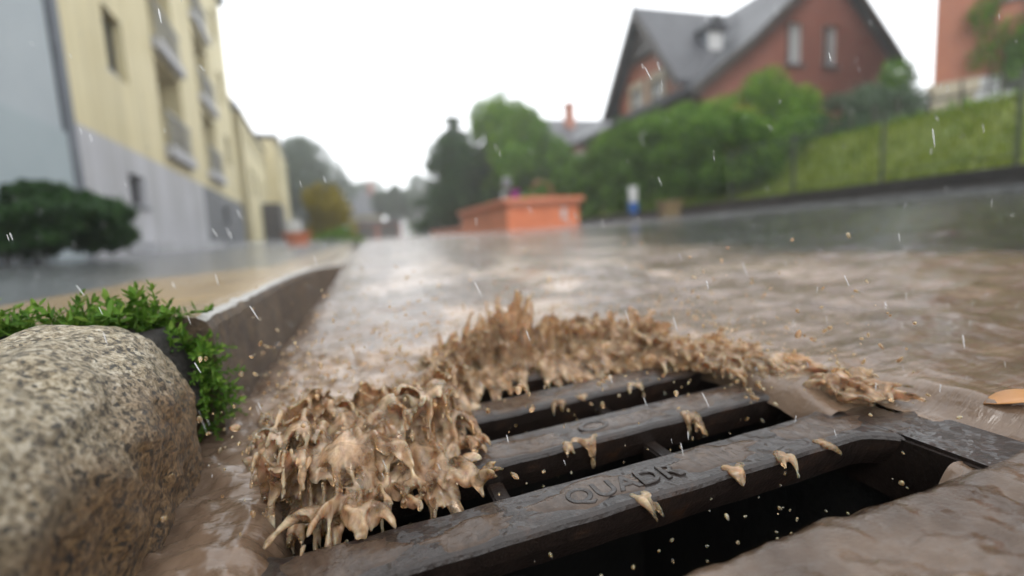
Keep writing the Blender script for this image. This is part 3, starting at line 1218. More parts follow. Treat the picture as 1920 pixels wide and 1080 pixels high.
# ------------------------------------------------------------------ foliage
def leaf_cloud(centers, radii, n, size, mat, name, flat=.0, seed=0, shell=.45):
    """n leaf blades spread over many clumps; centers (k,3), radii (k,3)"""
    g = np.random.default_rng(seed)
    k = len(centers)
    w = np.prod(radii, axis=1) ** .67
    ci = g.choice(k, n, p=w / w.sum())
    d = g.normal(0, 1, (n, 3))
    d /= np.linalg.norm(d, axis=1, keepdims=True)
    rr = shell + (1.06 - shell) * g.random(n) ** .6
    P = centers[ci] + d * radii[ci] * rr[:, None]
    s = size * g.uniform(.6, 1.4, n)
    a = g.normal(0, 1, (n, 3))
    a /= np.linalg.norm(a, axis=1, keepdims=True)
    nrm = d * .6 + g.normal(0, .6, (n, 3)) + np.array([0, 0, .35])
    b_ = np.cross(a, nrm)
    b_ /= np.linalg.norm(b_, axis=1, keepdims=True) + 1e-9
    a2 = np.cross(nrm, b_)
    a2 /= np.linalg.norm(a2, axis=1, keepdims=True) + 1e-9
    nn = np.cross(a2, b_)
    l_, w_ = s[:, None], s[:, None] * .33
    V = np.stack([P - a2 * l_, P + b_ * w_ + nn * w_ * .25, P + a2 * l_, P - b_ * w_ + nn * w_ * .25], 1).reshape(-1, 3)
    F = np.arange(n * 4).reshape(-1, 4)
    return np_mesh(name, V, F, mat)


def clumps(c, r, k, frac, seed, keepz=None):
    """clump centres spread through an ellipsoid, uneven"""
    g = np.random.default_rng(seed)
    d = g.normal(0, 1, (k, 3))
    d /= np.linalg.norm(d, axis=1, keepdims=True)
    P = np.asarray(c) + d * np.asarray(r) * (g.random((k, 1)) ** .45) * .85
    rad = np.outer(g.uniform(.55, 1.25, k), np.asarray(r)) * frac
    return P, rad


def broad_tree(name, base, h, cr, mat, label, cat='tree', n=9000, leaf=.09, k=34, frac=.34, seed=1, group=None, trunk_r=None, low=.25):
    base = Vector(base)
    root = empty(name, base)
    tr = trunk_r or h * .022
    mb = MB()
    g = random.Random(seed)
    mb.tube([(0, 0, -.3), (.02 * h * g.uniform(-1, 1), 0, h * .3), (.03 * h * g.uniform(-1, 1), .02 * h * g.uniform(-1, 1), h * .7)], [tr * 1.3, tr, tr * .35])
    for i in range(7):
        a = g.uniform(0, 6.28)
        z = h * g.uniform(.25, .6)
        L = g.uniform(.4, .8)
        mb.tube([(0, 0, z), (math.cos(a) * cr[0] * L * .5, math.sin(a) * cr[1] * L * .5, z + h * .08), (math.cos(a) * cr[0] * L, math.sin(a) * cr[1] * L, z + h * .2)], [tr * .5, tr * .3, tr * .1], 6)
    mb.build('trunk', M['bark'], root, smooth=True)
    cz = h - cr[2]
    P, rad = clumps((0, 0, cz), cr, k, frac, seed)
    link('crown', leaf_cloud(P, rad, n, leaf, mat, 'crown', seed=seed), root)
    tag(root, label, cat, group)
    return root


def shrub(name, base, r, mat, label, cat='shrub', n=6000, leaf=.05, k=24, frac=.38, seed=1, group=None):
    """bush standing on the ground; r = half sizes"""
    root = empty(name, base)
    mb = MB()
    g = random.Random(seed)
    for i in range(6):
        a = g.uniform(0, 6.28)
        mb.tube([(g.uniform(-.1, .1) * r[0], g.uniform(-.1, .1) * r[1], -.1), (math.cos(a) * r[0] * .3, math.sin(a) * r[1] * .3, r[2] * .8), (math.cos(a) * r[0] * .6, math.sin(a) * r[1] * .6, r[2] * 1.5)], [.025 * r[2], .018 * r[2], .006 * r[2]], 5)
    mb.build('stem', M['bark'], root)
    P, rad = clumps((0, 0, r[2] * .92), r, k, frac, seed)
    lowk = np.random.default_rng(seed + 1).random(len(P)) < .3
    P[lowk, 2] *= .35
    P[:, 2] = np.maximum(P[:, 2], rad[:, 2] * .7 * np.random.default_rng(seed).uniform(.4, 1.2, len(P)))
    link('foliage', leaf_cloud(P, rad, n, leaf, mat, 'foliage', seed=seed), root)
    tag(root, label, cat, group)
    return root


def conifer(name, base, h, r, mat, label, seed=1, n=9000, group=None):
    root = empty(name, base)
    g = np.random.default_rng(seed)
    mb = MB()
    mb.tube([(0, 0, -.3), (0, 0, h * .5), (0, 0, h * .98)], [h * .022, h * .013, h * .003])
    P, rad = [], []
    z = h * .06
    while z < h * .93:
        q = 1 - z / h
        R_ = r * q ** .68 * g.uniform(.6, 1.25)
        for a in np.linspace(0, 6.28, 7)[:-1] + g.uniform(0, 1):
            L = R_ * g.uniform(.7, 1.2)
            mb.tube([(0, 0, z), (math.cos(a) * L, math.sin(a) * L, z - .08 * L)], [.012 * h * q + .01, .006], 4)
            for s_ in np.linspace(.25, 1, 5):
                P.append((math.cos(a) * L * s_, math.sin(a) * L * s_, z - .1 * L * s_ * s_))
                rad.append((.20 * R_ + .04, .20 * R_ + .04, .10 * R_ + .04))
        z += h * .055 * (.6 + q)
    mb.build('trunk', M['bark'], root)
    link('crown', leaf_cloud(np.array(P), np.array(rad), n, .13, mat, 'crown', seed=seed, shell=.1), root)
    tag(root, label, 'tree', group)
    return root


# ------------------------------------------------------------------ weeds in the joint
def sprig_mesh(seed, L, leaf, curve):
    g = random.Random(seed)
    mb = MB()
    pts = []
    bend = g.uniform(-.5, .5)
    for i in range(6):
        s_ = i / 5
        pts.append(Vector((curve * L * s_ * s_, bend * L * .4 * s_ * s_, L * s_ * (1 - .25 * abs(curve) * s_))))
    mb.tube(pts, [.0009, .0008, .0008, .0007, .0006, .0004], 5)
    k = int(7 + L * 260)
    for i in range(k):
        s_ = (.18 + .82 * i / (k - 1))
        f_ = s_ * 5
        j = min(int(f_), 4)
        p = pts[j].lerp(pts[j + 1], f_ - j)
        a = i * 2.4 + g.uniform(-.3, .3)
        el = .25 + .75 * s_ ** 2 + g.uniform(-.15, .15)
        d = Vector((math.cos(a) * math.cos(el), math.sin(a) * math.cos(el), math.sin(el)))
        w = d.cross(Vector((0, 0, 1)))
        w = w.normalized() if w.length > .01 else Vector((1, 0, 0))
        nn = w.cross(d)
        ll = leaf * g.uniform(.7, 1.25) * (1 - .35 * s_)
        ww = ll * .19
        # a fleshy narrow leaf, keeled below
        vv = [p, p + d * ll * .35 + w * ww + nn * ww * .35, p + d * ll * .75 + w * ww * .75 + nn * ww * .2, p + d * ll,
              p + d * ll * .75 - w * ww * .75 + nn * ww * .2, p + d * ll * .35 - w * ww + nn * ww * .35, p + d * ll * .5 - nn * ww * .35]
        mb.add(vv, [(0, 1, 6), (1, 2, 6), (2, 3, 6), (3, 4, 6), (4, 5, 6), (5, 0, 6)])
    me = bpy.data.meshes.new('sprig')
    me.from_pydata(mb.v, [], mb.f)
    me.materials.append(LEAF['weed'])
    return me


variants = [sprig_mesh(s_, random.uniform(.022, .036), random.uniform(.009, .0135), random.uniform(.1, .9)) for s_ in range(9)]
weed_a = tag(empty('weed', (-.22, .46, .095)), 'green leafy weeds growing in the joint above the granite kerb stone', 'weed')
weed_b = tag(empty('weed', (-.150, .462, .05)), 'small green weed tuft hanging in the joint down to the water', 'weed')


def put_sprig(parent, p, rot, sc):
    o = link('sprig', random.choice(variants), parent)
    o.location = Vector(p) - parent.location
    o.rotation_euler = rot
    o.scale = (sc, sc, sc)


for i in range(190):
    x = -.145 - .36 * random.random() ** 1.1
    y = random.gauss(.468, .010) + (.02 if x < -.3 else 0)
    d = 1 - abs(x + .22) / .30
    z = .104 + random.uniform(-.005, .006) - (.024 if x > -.165 else 0)
    put_sprig(weed_a, (x, y, z), (random.gauss(.2, .55), random.gauss(.3, .55), random.uniform(0, 6.28)), random.uniform(.7, 1.0 + .45 * max(d, 0)))
for i in range(52):
    z = random.uniform(.012, .088)
    put_sprig(weed_b, (random.gauss(-.139, .005), random.gauss(.462, .007), z), (random.gauss(.3, .4), random.gauss(1.15, .4), random.gauss(-.4, .8)), random.uniform(.5, .9))

# fallen leaf in the water at the right
lf = MB()
o_pts = []
for i in range(9):
    s_ = i / 8
    w = .009 * math.sin(math.pi * min(s_ ** .8, 1)) + .0006
    zc = .004 * math.sin(s_ * 3)
    lf.v += [(s_ * .044 - .02, -w, zc + .003), (s_ * .044 - .02, 0, zc), (s_ * .044 - .02, w, zc + .003)]
for i in range(8):
    for j in range(2):
        a = i * 3 + j
        lf.f.append((a, a + 3, a + 4, a + 1))
M['leaf_orange'] = mk('orange_dead_leaf', (.55, .24, .07), (.66, .33, .11), 60, .35)
o = lf.build('fallen_leaf', M['leaf_orange'], smooth=True)
o.location = (.418, .205, .0345)
o.rotation_euler = (.1, -.15, R(-35))
md = o.modifiers.new('thickness', 'SOLIDIFY')
md.thickness = .0006
tag(o, 'orange dead leaf lying in the water right of the drain grate', 'leaf')


# ------------------------------------------------------------------ buildings on the left
def wall_holes(mb, u0, u1, z0, z1, holes, th, y=0):
    """wall slab in the local x-z plane with rectangular openings through its thickness"""
    us = sorted({u0, u1, *[h[0] for h in holes], *[h[1] for h in holes]})
    zs = sorted({z0, z1, *[h[2] for h in holes], *[h[3] for h in holes]})
    us = [u for u in us if u0 <= u <= u1]
    zs = [z for z in zs if z0 <= z <= z1]
    solid = {}
    for i in range(len(us) - 1):
        for j in range(len(zs) - 1):
            cu, cz = (us[i] + us[i + 1]) / 2, (zs[j] + zs[j + 1]) / 2
            solid[i, j] = not any(h[0] < cu < h[1] and h[2] < cz < h[3] for h in holes)
    for (i, j), s_ in solid.items():
        if not s_:
            continue
        a, b_, c, d = us[i], us[i + 1], zs[j], zs[j + 1]
        mb.add([(a, y, c), (b_, y, c), (b_, y, d), (a, y, d)], [(0, 1, 2, 3)])
        for (di, dj, q) in ((-1, 0, [(a, c), (a, d)]), (1, 0, [(b_, d), (b_, c)]), (0, -1, [(b_, c), (a, c)]), (0, 1, [(a, d), (b_, d)])):
            if not solid.get((i + di, j + dj), False):
                (p, r_), (s2, t2) = q
                mb.add([(p, y, r_), (s2, y, t2), (s2, y + th, t2), (p, y + th, r_)], [(0, 1, 2, 3)])


def window(parent, u0, u1, z0, z1, y, frame=None, pane=None, sill=True, mull=True, proud=.0):
    frame = frame or M['white']
    pane = pane or M['glass']
    w = link('window', None, parent)
    t = .07
    mb = MB()
    mb.box((u0, y - .03, z0), (u0 + t, y + .03, z1)).box((u1 - t, y - .03, z0), (u1, y + .03, z1))
    mb.box((u0 + t, y - .031, z1 - t), (u1 - t, y + .029, z1)).box((u0 + t, y - .031, z0), (u1 - t, y + .029, z0 + t))
    if mull:
        c = (u0 + u1) / 2
        mb.box((c - .03, y - .032, z0 + t), (c + .03, y + .028, z1 - t))
    mb.build('frame', frame, w)
    mb = MB()
    mb.box((u0 + .02, y + .005, z0 + .02), (u1 - .02, y + .015, z1 - .02))
    mb.build('pane', pane, w)
    if sill:
        mb = MB()
        mb.box((u0 - .08, y - .22, z0 - .06), (u1 + .08, y - .032, z0 - .002))
        mb.build('sill', M['zinc'], w)
    return w


AZ = R(-5.0)
ROT = math.pi / 2 - AZ
FB = Vector((-4.42, 9.26, 0))

# yellow apartment building
yb = empty('apartment_building', FB, ROT)
tag(yb, 'yellow rendered apartment block with balconies on a grey basement', 'building')
H1 = 12.6
U0, U1 = .62, 20.6
holes, wins, logs = [], [], []
for zf in (3.9, 6.85, 9.75):
    wins.append((2.95, 4.1, zf, zf + 1.3))
    wins.append((17.3, 18.6, zf + .15, zf + 1.55))
for (za, zt) in ((3.02, 5.40), (5.86, 8.35), (8.82, 11.25)):
    logs.append((6.5, 9.2, za, zt))
    logs.append((12.2, 15.0, za + .1, zt))
mb = MB()
wall_holes(mb, U0, U1, 2.36, H1, wins + logs, .35)
mb.add([(U0, 0, 2.36), (U0, 0, H1), (U0, 9, H1), (U0, 9, 2.36)], [(0, 1, 2, 3)])
mb.add([(U1, 0, 0), (U1, 0, H1), (U1, 9, H1), (U1, 9, 0)], [(0, 1, 2, 3)])
mb.build('wall', M['yellow'], yb)
for w_ in wins:
    window(yb, *w_, .22, frame=M['dark_frame'])
for (a, b_, c, d) in logs:
    lo = link('balcony', None, yb)
    mb = MB()
    e = .004
    mb.add([(a, .35, c), (a, 1.6, c), (a, 1.6, d), (a, .35, d), (b_, .35, c), (b_, 1.6, c), (b_, 1.6, d), (b_, .35, d)],
           [(0, 1, 2, 3), (4, 7, 6, 5), (1, 5, 6, 2), (3, 2, 6, 7)])
    mb.build('recess', M['yellow'], lo)
    mb = MB()
    mb.box((a - .06, -.20, c - .32), (b_ + .06, -.003, c - .02))
    mb.box((a + e, .001, c - .2), (b_ - e, 1.6, c + .03))
    mb.build('slab', M['plinth_pale'], lo)
    mb = MB()
    for q in range(14):
        x = a + (b_ - a) * (q + .5) / 14
        mb.box((x - .012, -.13, c), (x + .012, -.11, c + .88))
    mb.box((a - .04, -.15, c + .88), (b_ + .04, -.09, c + .93))
    mb.build('railing', M['greyp'], lo)
    mb = MB()
    mb.box((a + .3, 1.5, c + .05), (b_ - .4, 1.56, c + 2.1))
    mb.build('door', M['glass'], lo)
mb = MB()
mb.box((U0 - .1, -.3, H1), (U1 + .1, 9, H1 + .3))
mb.build('roof', M['zinc'], yb)
# basement
mb = MB()
bw = (3.05, 4.12, 1.15, 1.83)
wall_holes(mb, U0 - .02, 10.7, -.2, 2.36, [bw], .3, -.04)
mb.add([(U0 - .02, -.04, 2.36), (10.7, -.04, 2.36), (10.7, .02, 2.36), (U0 - .02, .02, 2.36)], [(0, 1, 2, 3)])
mb.build('basement', M['plinth_pale'], yb)
window(yb, *bw, .14, frame=M['dark_frame'], mull=False)
mb = MB()
bw2 = (14.2, 15.4, 1.1, 1.85)
wall_holes(mb, 10.703, U1 + .03, -.2, 2.36, [bw2], .3, -.06)
mb.add([(10.703, -.06, 2.36), (U1, -.06, 2.36), (U1, .02, 2.36), (10.703, .02, 2.36)], [(0, 1, 2, 3)])
mb.build('basement', M['plinth_dark'], yb)['label'] = 'darker slate grey basement wall'
window(yb, *bw2, .14, frame=M['dark_frame'], mull=False)
mb = MB()
mb.box((2.4, -.55, .02), (10.4, -.045, .34))
mb.build('base_step', M['plinth_pale'], yb, bevel=.02)

# blue-grey house at the far left
gb = empty('house', FB, ROT)
tag(gb, 'blue-grey rendered house with a drainpipe at the left edge', 'building')
mb = MB()
gw = [(-2.9, -1.55, 2.75, 4.15), (-2.9, -1.55, 5.9, 7.4), (-6.5, -5.1, 2.75, 4.15)]
wall_holes(mb, -11, .10, 2.05, 11.5, gw, .35, -.12)
mb.add([(.10, -.12, 2.05), (.10, 8, 2.05), (.10, 8, 11.5), (.10, -.12, 11.5)], [(0, 1, 2, 3)])
mb.build('wall', M['bluegrey'], gb)
for w_ in gw:
    window(gb, *w_, .08, frame=M['white'])
mb = MB()
mb.box((-11, -.16, -.2), (.12, 8, 2.05))
mb.build('basement', M['bluegrey2'], gb)
mb = MB()
mb.tube([(.34, -.10, 0), (.34, -.10, 11.4)], .11, 10)
for z in (1.2, 3.4, 5.6):
    mb.box((.20, -.14, z), (.48, .05, z + .06))
mb.build('drainpipe', M['zinc'], gb)
mb = MB()
mb.box((-11.2, -.6, 11.5), (.7, 8, 11.8))
mb.build('roof', M['slate'], gb)

# second yellow building further down the street
y2 = empty('apartment_building', FB, ROT)
tag(y2, 'farther yellow building with a grey mansard roof at the street end', 'building')
w2 = []
for zf in (3.2, 5.9):
    for u in (22.6, 25.0, 28.0, 31.0):
        w2.append((u, u + 1.2, zf, zf + 1.5))
mb = MB()
wall_holes(mb, 20.8, 34, -.2, 7.4, w2, .3, -.35)
mb.add([(20.8, -.35, -.2), (20.8, 9, -.2), (20.8, 9, 7.4), (20.8, -.35, 7.4)], [(0, 1, 2, 3)])
mb.add([(34, -.35, -.2), (34, 9, -.2), (34, 9, 7.4), (34, -.35, 7.4)], [(3, 2, 1, 0)])
mb.build('wall', M['yellow'], y2)
for w_ in w2:
    window(y2, *w_, -.15, frame=M['white'])
mb = MB()
mb.add([(20.7, -.5, 7.4), (34.1, -.5, 7.4), (34.1, 9, 7.4), (20.7, 9, 7.4), (21.2, .9, 9.6), (33.6, .9, 9.6), (33.6, 8, 9.6), (21.2, 8, 9.6)],
       [(0, 1, 5, 4), (1, 2, 6, 5), (2, 3, 7, 6), (3, 0, 4, 7), (4, 5, 6, 7)])
mb.build('roof', M['slate'], y2)
mb = MB()
mb.box((27.4, -1.5, -.2), (33.2, -.352, 2.9))
mb.build('porch', M['timber'], y2)
y3 = empty('apartment_building', FB, ROT)
tag(y3, 'farthest yellow block with a flat roof behind the mansard roof', 'building')
w3 = [(u, u + 1.2, zf, zf + 1.5) for zf in (3.0, 5.8) for u in (36.0, 40.0, 44.0)]
mb = MB()
wall_holes(mb, 34.2, 48, -.2, 8.6, w3, .3, -1.3)
mb.add([(34.2, -1.3, -.2), (34.2, 7, -.2), (34.2, 7, 8.6), (34.2, -1.3, 8.6)], [(0, 1, 2, 3)])
mb.add([(48, -1.3, -.2), (48, 7, -.2), (48, 7, 8.6), (48, -1.3, 8.6)], [(3, 2, 1, 0)])
mb.build('wall', M['yellow'], y3)
for w_ in w3:
    window(y3, *w_, -1.1, frame=M['white'])
mb = MB()
mb.box((34, -1.5, 8.6), (48.2, 7, 8.85))
mb.build('roof', M['zinc'], y3)
mb = MB()
mb.box((36, -2.4, -.2), (42, -1.302, 2.1))
mb.build('garage', M['white'], y3)

# ------------------------------------------------------------------ right side: pavement, wall, hillside
ysr = np.unique(np.concatenate([np.linspace(-4, 12, 40), geo(12, 150, 26, .6)]))
mb = MB()
vv, ff = [], []
for y in ysr:
    s_ = float(slope(np.array(y)))
    vv += [(6.02, y, s_ * 6.02 - .1), (6.03, y, s_ * 6.03 + .045), (7.02, y, s_ * 7.02 + .06), (7.02, y, s_ * 7 - .1)]
for i in range(len(ysr) - 1):
    for q in range(3):
        ff.append((i * 4 + q, i * 4 + q + 1, i * 4 + q + 5, i * 4 + q + 4))
mb.add(vv, ff)
tag(mb.build('right_pavement', M['paving']), kind='structure')


def wall_top(y):
    return float(slope(np.array(y))) * 7 + .27


mb = MB()
vv, ff = [], []
for y in ysr[ysr < 26]:
    zt = wall_top(y)
    vv += [(7.0, y, zt - .6), (6.99, y, zt - .06), (6.95, y, zt - .055), (6.95, y, zt), (7.3, y, zt + .01), (7.3, y, zt - .6)]
k = len(vv) // 6
for i in range(k - 1):
    for q in range(5):
        ff.append((i * 6 + q, i * 6 + q + 1, i * 6 + q + 7, i * 6 + q + 6))
ff += [tuple(range(6)), tuple(range((k - 1) * 6, k * 6))]
mb.add(vv, ff)
tag(mb.build('retaining_wall', M['wallstone']), 'low dark retaining wall along the foot of the grassy bank', 'wall')


def hill_z(x, y):
    s0 = slope(y) * 7 + .25
    rise = 1.15 * sstep(7.1, 9.4, x) + .35 * sstep(9, 13, x) + .9 * sstep(13, 40, x)
    return s0 + rise * np.exp(-np.maximum(y - 25, 0) / 25) + .03 * fbm(x * 2, y * 2, 3, 90)


me, _ = grid_mesh('grassy_bank', np.unique(np.concatenate([np.linspace(7.25, 10, 30), np.linspace(10.2, 45, 30)])), np.concatenate([np.linspace(-6, 70, 70), np.linspace(74, 150, 12)]), hill_z, M['lawn'])
tag(link('grassy_bank', me), kind='structure')
# grass tufts on the bank
n = 26000
gx = rng.uniform(7.3, 10.5, n)
gy = rng.uniform(2, 12, n)
gz = hill_z(gx, gy)
hgt = rng.uniform(.05, .13, n)
a = rng.uniform(0, 6.28, n)
dx, dy = np.cos(a) * .012, np.sin(a) * .012
lx, ly = rng.normal(0, .03, n), rng.normal(0, .03, n)
V = np.stack([np.stack([gx - dx, gy - dy, gz - .01], -1), np.stack([gx + dx, gy + dy, gz - .01], -1), np.stack([gx + lx, gy + ly, gz + hgt], -1)], 1).reshape(-1, 3)
tag(link('grass', np_mesh('grass', V, np.arange(n * 3).reshape(-1, 3), LEAF['grass'])), 'short wet grass on the bank above the wall', 'grass', kind='stuff')

# fence on the wall
fe = empty('fence', (7.15, 5, 0))
tag(fe, 'thin grey wire fence on the low wall before the grassy bank', 'fence')
fy = [2.2, 3.7, 5.2, 6.7, 8.2]
for y in fy:
    mb = MB()
    z = wall_top(y)
    mb.box((-.018, y - 5 - .018, z - .05), (.018, y - 5 + .018, z + .98))
    mb.build('post', M['fence'], fe)
for dz in (.95, .12):
    mb = MB()
    for ya, yb_ in zip(fy[:-1], fy[1:]):
        mb.tube([(0, ya - 5, wall_top(ya) + dz), (0, yb_ - 5, wall_top(yb_) + dz)], .009, 6)
    mb.build('rail', M['fence'], fe)
mb = MB()
for y in np.arange(2.25, 8.2, .09):
    z = wall_top(y)
    mb.box((-.003, y - 5 - .003, z + .12), (.003, y - 5 + .003, z + .95))
o = mb.build('fence_wire', M['fence'], fe)
o['kind'] = 'stuff'

# ------------------------------------------------------------------ brick houses on the right


def gable_house_main():
    h = empty('brick_house', (15.2, 14, 0))
    tag(h, 'red brick house with steep slate gable and two tall windows above the bushes', 'house')
    # gable wall at y=0 local, x from -4.2 to 4.0
    ez, az_, hw = 4.75, 9.05, 4.15
    prof = [(-hw, ez - .1), (-2.34, 5.85), (-.55, 7.35), (1.0, 8.85), (2.35, 7.6), (hw, 5.95)]
    mb = MB()
    wn_ = [(-.65, .05, 5.45, 6.85), (1.0, 1.65, 5.45, 6.85), (-2.2, -1.3, 2.3, 3.9), (.3, 1.2, 2.3, 3.9)]
    # wall below the roof, a slab per window grid then the gable polygon is filled by columns
    us = sorted({-hw, hw, -2.34, -.55, 1.0, 2.35, *[w[0] for w in wn_], *[w[1] for w in wn_]})

    def top(u):
        for (a, za), (b_, zb_) in zip(prof[:-1], prof[1:]):
            if a <= u <= b_ + 1e-9:
                return za + (zb_ - za) * (u - a) / (b_ - a)
    for a, b_ in zip(us[:-1], us[1:]):
        c = (a + b_) / 2
        cuts = sorted([(w[2], w[3]) for w in wn_ if w[0] < c < w[1]])
        z = 1.2
        for lo_, hi_ in cuts:
            mb.add([(a, 0, z), (b_, 0, z), (b_, 0, lo_), (a, 0, lo_)], [(0, 1, 2, 3)])
            mb.add([(a, 0, lo_), (b_, 0, lo_), (b_, .25, lo_), (a, .25, lo_)], [(0, 1, 2, 3)])
            mb.add([(a, 0, hi_), (b_, 0, hi_), (b_, .25, hi_), (a, .25, hi_)], [(0, 1, 2, 3)])
            for q in (a, b_):
                mb.add([(q, 0, lo_), (q, 0, hi_), (q, .25, hi_), (q, .25, lo_)], [(0, 1, 2, 3)])
            z = hi_
        mb.add([(a, 0, z), (b_, 0, z), (b_, 0, top(b_)), (a, 0, top(a))], [(0, 1, 2, 3)])
    mb.add([(-hw, 0, 1.2), (-hw, 9, 1.2), (-hw, 9, ez), (-hw, 0, ez)], [(0, 1, 2, 3)])
    mb.add([(hw, 0, 1.2), (hw, 9, 1.2), (hw, 9, 5.95), (hw, 0, 5.95)], [(0, 1, 2, 3)])
    mb.build('wall', M['brick'], h)
    for w_ in wn_:
        window(h, *w_, .12, frame=M['white'], pane=M['curtain'])
    # bell-cast roof with overhang
    pr = [(-hw - .6, ez - .35), (-hw, ez + .12), (-2.34, 6.15), (-.55, 7.65), (1.0, 9.2), (2.35, 7.9), (hw, 6.2), (hw + .35, 5.85)]
    mb = MB()
    for (a, za), (b_, zb_) in zip(pr[:-1], pr[1:]):
        mb.add([(a, -.3, za), (b_, -.3, zb_), (b_, 9.3, zb_), (a, 9.3, za), (a, -.3, za - .2), (b_, -.3, zb_ - .2), (b_, 9.3, zb_ - .2), (a, 9.3, za - .2)],
               [(0, 1, 2, 3), (7, 6, 5, 4), (0, 4, 5, 1), (2, 6, 7, 3)])
    rf = mb.build('roof', M['slate'], h)
    mb = MB()
    for (a, za), (b_, zb_) in zip(pr[:-1], pr[1:]):
        mb.add([(a, -.38, za - .01), (b_, -.38, zb_ - .01), (b_, -.305, zb_ - .01), (a, -.305, za - .01), (a, -.38, za - .34), (b_, -.38, zb_ - .34), (b_, -.305, zb_ - .34), (a, -.305, za - .34)],
               [(0, 1, 2, 3), (7, 6, 5, 4), (0, 4, 5, 1), (2, 6, 7, 3)])
    mb.build('bargeboard', M['timber'], rf)
    # roof dormer with a white window on the left slope
    dm = MB()
    dm.box((-2.7, 1.6, 6.1), (-1.9, 2.3, 7.15))
    dmo = dm.build('dormer', M['zinc'], rf)
    dw = MB()
    dw.box((-2.6, 1.56, 6.3), (-2.0, 1.598, 7.0))
    dw.build('dormer_window', M['white'], h)
    dr = MB()
    dr.prism([(-2.85, 1.45, 7.1), (-2.3, 1.45, 7.65), (-1.75, 1.45, 7.1)], (0, 1.2, 0))
    dr.build('dormer_roof', M['slate'], h)
    # wing: gable facing the street, ridge running back to the main roof
    wx0 = -4.2          # world x = 11
    yc, wy = 3.1, 2.1
    zr, ze = 8.1, 5.3
    mb = MB()
    ww = [(yc - 1.1, yc - .35, 4.0, 5.5), (yc + .3, yc + 1.05, 4.0, 5.5)]
    mb2 = MB()
    us = sorted({yc - wy, yc, yc + wy, *[w[0] for w in ww], *[w[1] for w in ww]})
    for a, b_ in zip(us[:-1], us[1:]):
        c = (a + b_) / 2
        t_ = lambda q: ze + (zr - ze) * (1 - abs(q - yc) / wy)
        cut = [w for w in ww if w[0] < c < w[1]]
        z = 1.2
        if cut:
            mb.add([(wx0, a, z), (wx0, b_, z), (wx0, b_, cut[0][2]), (wx0, a, cut[0][2])], [(0, 1, 2, 3)])
            z = cut[0][3]
        mb.add([(wx0, a, z), (wx0, b_, z), (wx0, b_, t_(b_)), (wx0, a, t_(a))], [(0, 1, 2, 3)])
    mb.add([(wx0, yc - wy, 1.2), (1, yc - wy, 1.2), (1, yc - wy, ze), (wx0, yc - wy, ze)], [(0, 1, 2, 3)])
    mb.add([(wx0, yc + wy, 1.2), (1, yc + wy, 1.2), (1, yc + wy, ze), (wx0, yc + wy, ze)], [(0, 1, 2, 3)])
    mb.build('wing_wall', M['brick_o'], h)
    for w_ in ww:
        wi = link('window', None, h)
        wi.rotation_euler = (0, 0, math.pi / 2)
        wi.location = (wx0, 0, 0)
        mb = MB()
        u0, u1, z0, z1 = w_
        # local x -> world y, local y -> world -x
        mb.box((u0 - .18, .003, z0 - .18), (u0, .09, z1 + .3)).box((u1, .003, z0 - .18), (u1 + .18, .09, z1 + .3))
        mb.box((u0 + .001, .004, z1), (u1 - .001, .088, z1 + .3)).box((u0 + .001, .004, z0 - .18), (u1 - .001, .12, z0))
        mb.build('surround', M['cream'], wi)
        mb = MB()
        mb.box((u0 + .005, -.08, z0 + .005), (u1 - .005, -.05, z1 - .005))
        mb.build('pane', M['curtain'], wi)
        mb = MB()
        c = (u0 + u1) / 2
        mb.box((c - .035, -.049, z0 + .01), (c + .035, .0, z1 - .01))
        mb.box((u0 + .006, -.049, (z0 + z1) / 2 + .2), (c - .036, .0, (z0 + z1) / 2 + .27))
        mb.box((c + .036, -.049, (z0 + z1) / 2 + .2), (u1 - .006, .0, (z0 + z1) / 2 + .27))
        mb.build('frame', M['white'], wi)
    mb = MB()
    ov = .55
    for sgn in (-1, 1):
        a = [(wx0 - ov, yc, zr + .25), (2.6, yc, zr + .25), (2.6, yc + sgn * (wy + ov), ze - .35), (wx0 - ov, yc + sgn * (wy + ov), ze - .35)]
        bt = [(p[0], p[1], p[2] - .2) for p in a]
        mb.add(a + bt, [(0, 1, 2, 3), (7, 6, 5, 4), (0, 4, 5, 1), (1, 5, 6, 2), (2, 6, 7, 3), (3, 7, 4, 0)])
    r2 = mb.build('wing_roof', M['slate'], h)
    mb = MB()
    for sgn in (-1, 1):
        p0, p1 = Vector((wx0 - ov - .06, yc, zr + .2)), Vector((wx0 - ov - .06, yc + sgn * (wy + ov), ze - .4))
        mb.prism([p0, p1, p1 - Vector((0, 0, .35)), p0 - Vector((0, 0, .35))], (.055, 0, 0))
    # timber boarding in the gable head
    mb.prism([(wx0 - .25, yc, zr), (wx0 - .25, yc - 1.15, zr - 1.55), (wx0 - .25, yc + 1.15, zr - 1.55)], (.2, 0, 0))
    mb.build('bargeboard', M['timber'], r2)
    mb = MB()
    mb.tube([(wx0 - ov, yc, zr + .2), (wx0 - ov, yc, zr + .75)], [.04, .015], 6)
    mb.build('finial', M['timber'], r2)
    return h


gable_house_main()

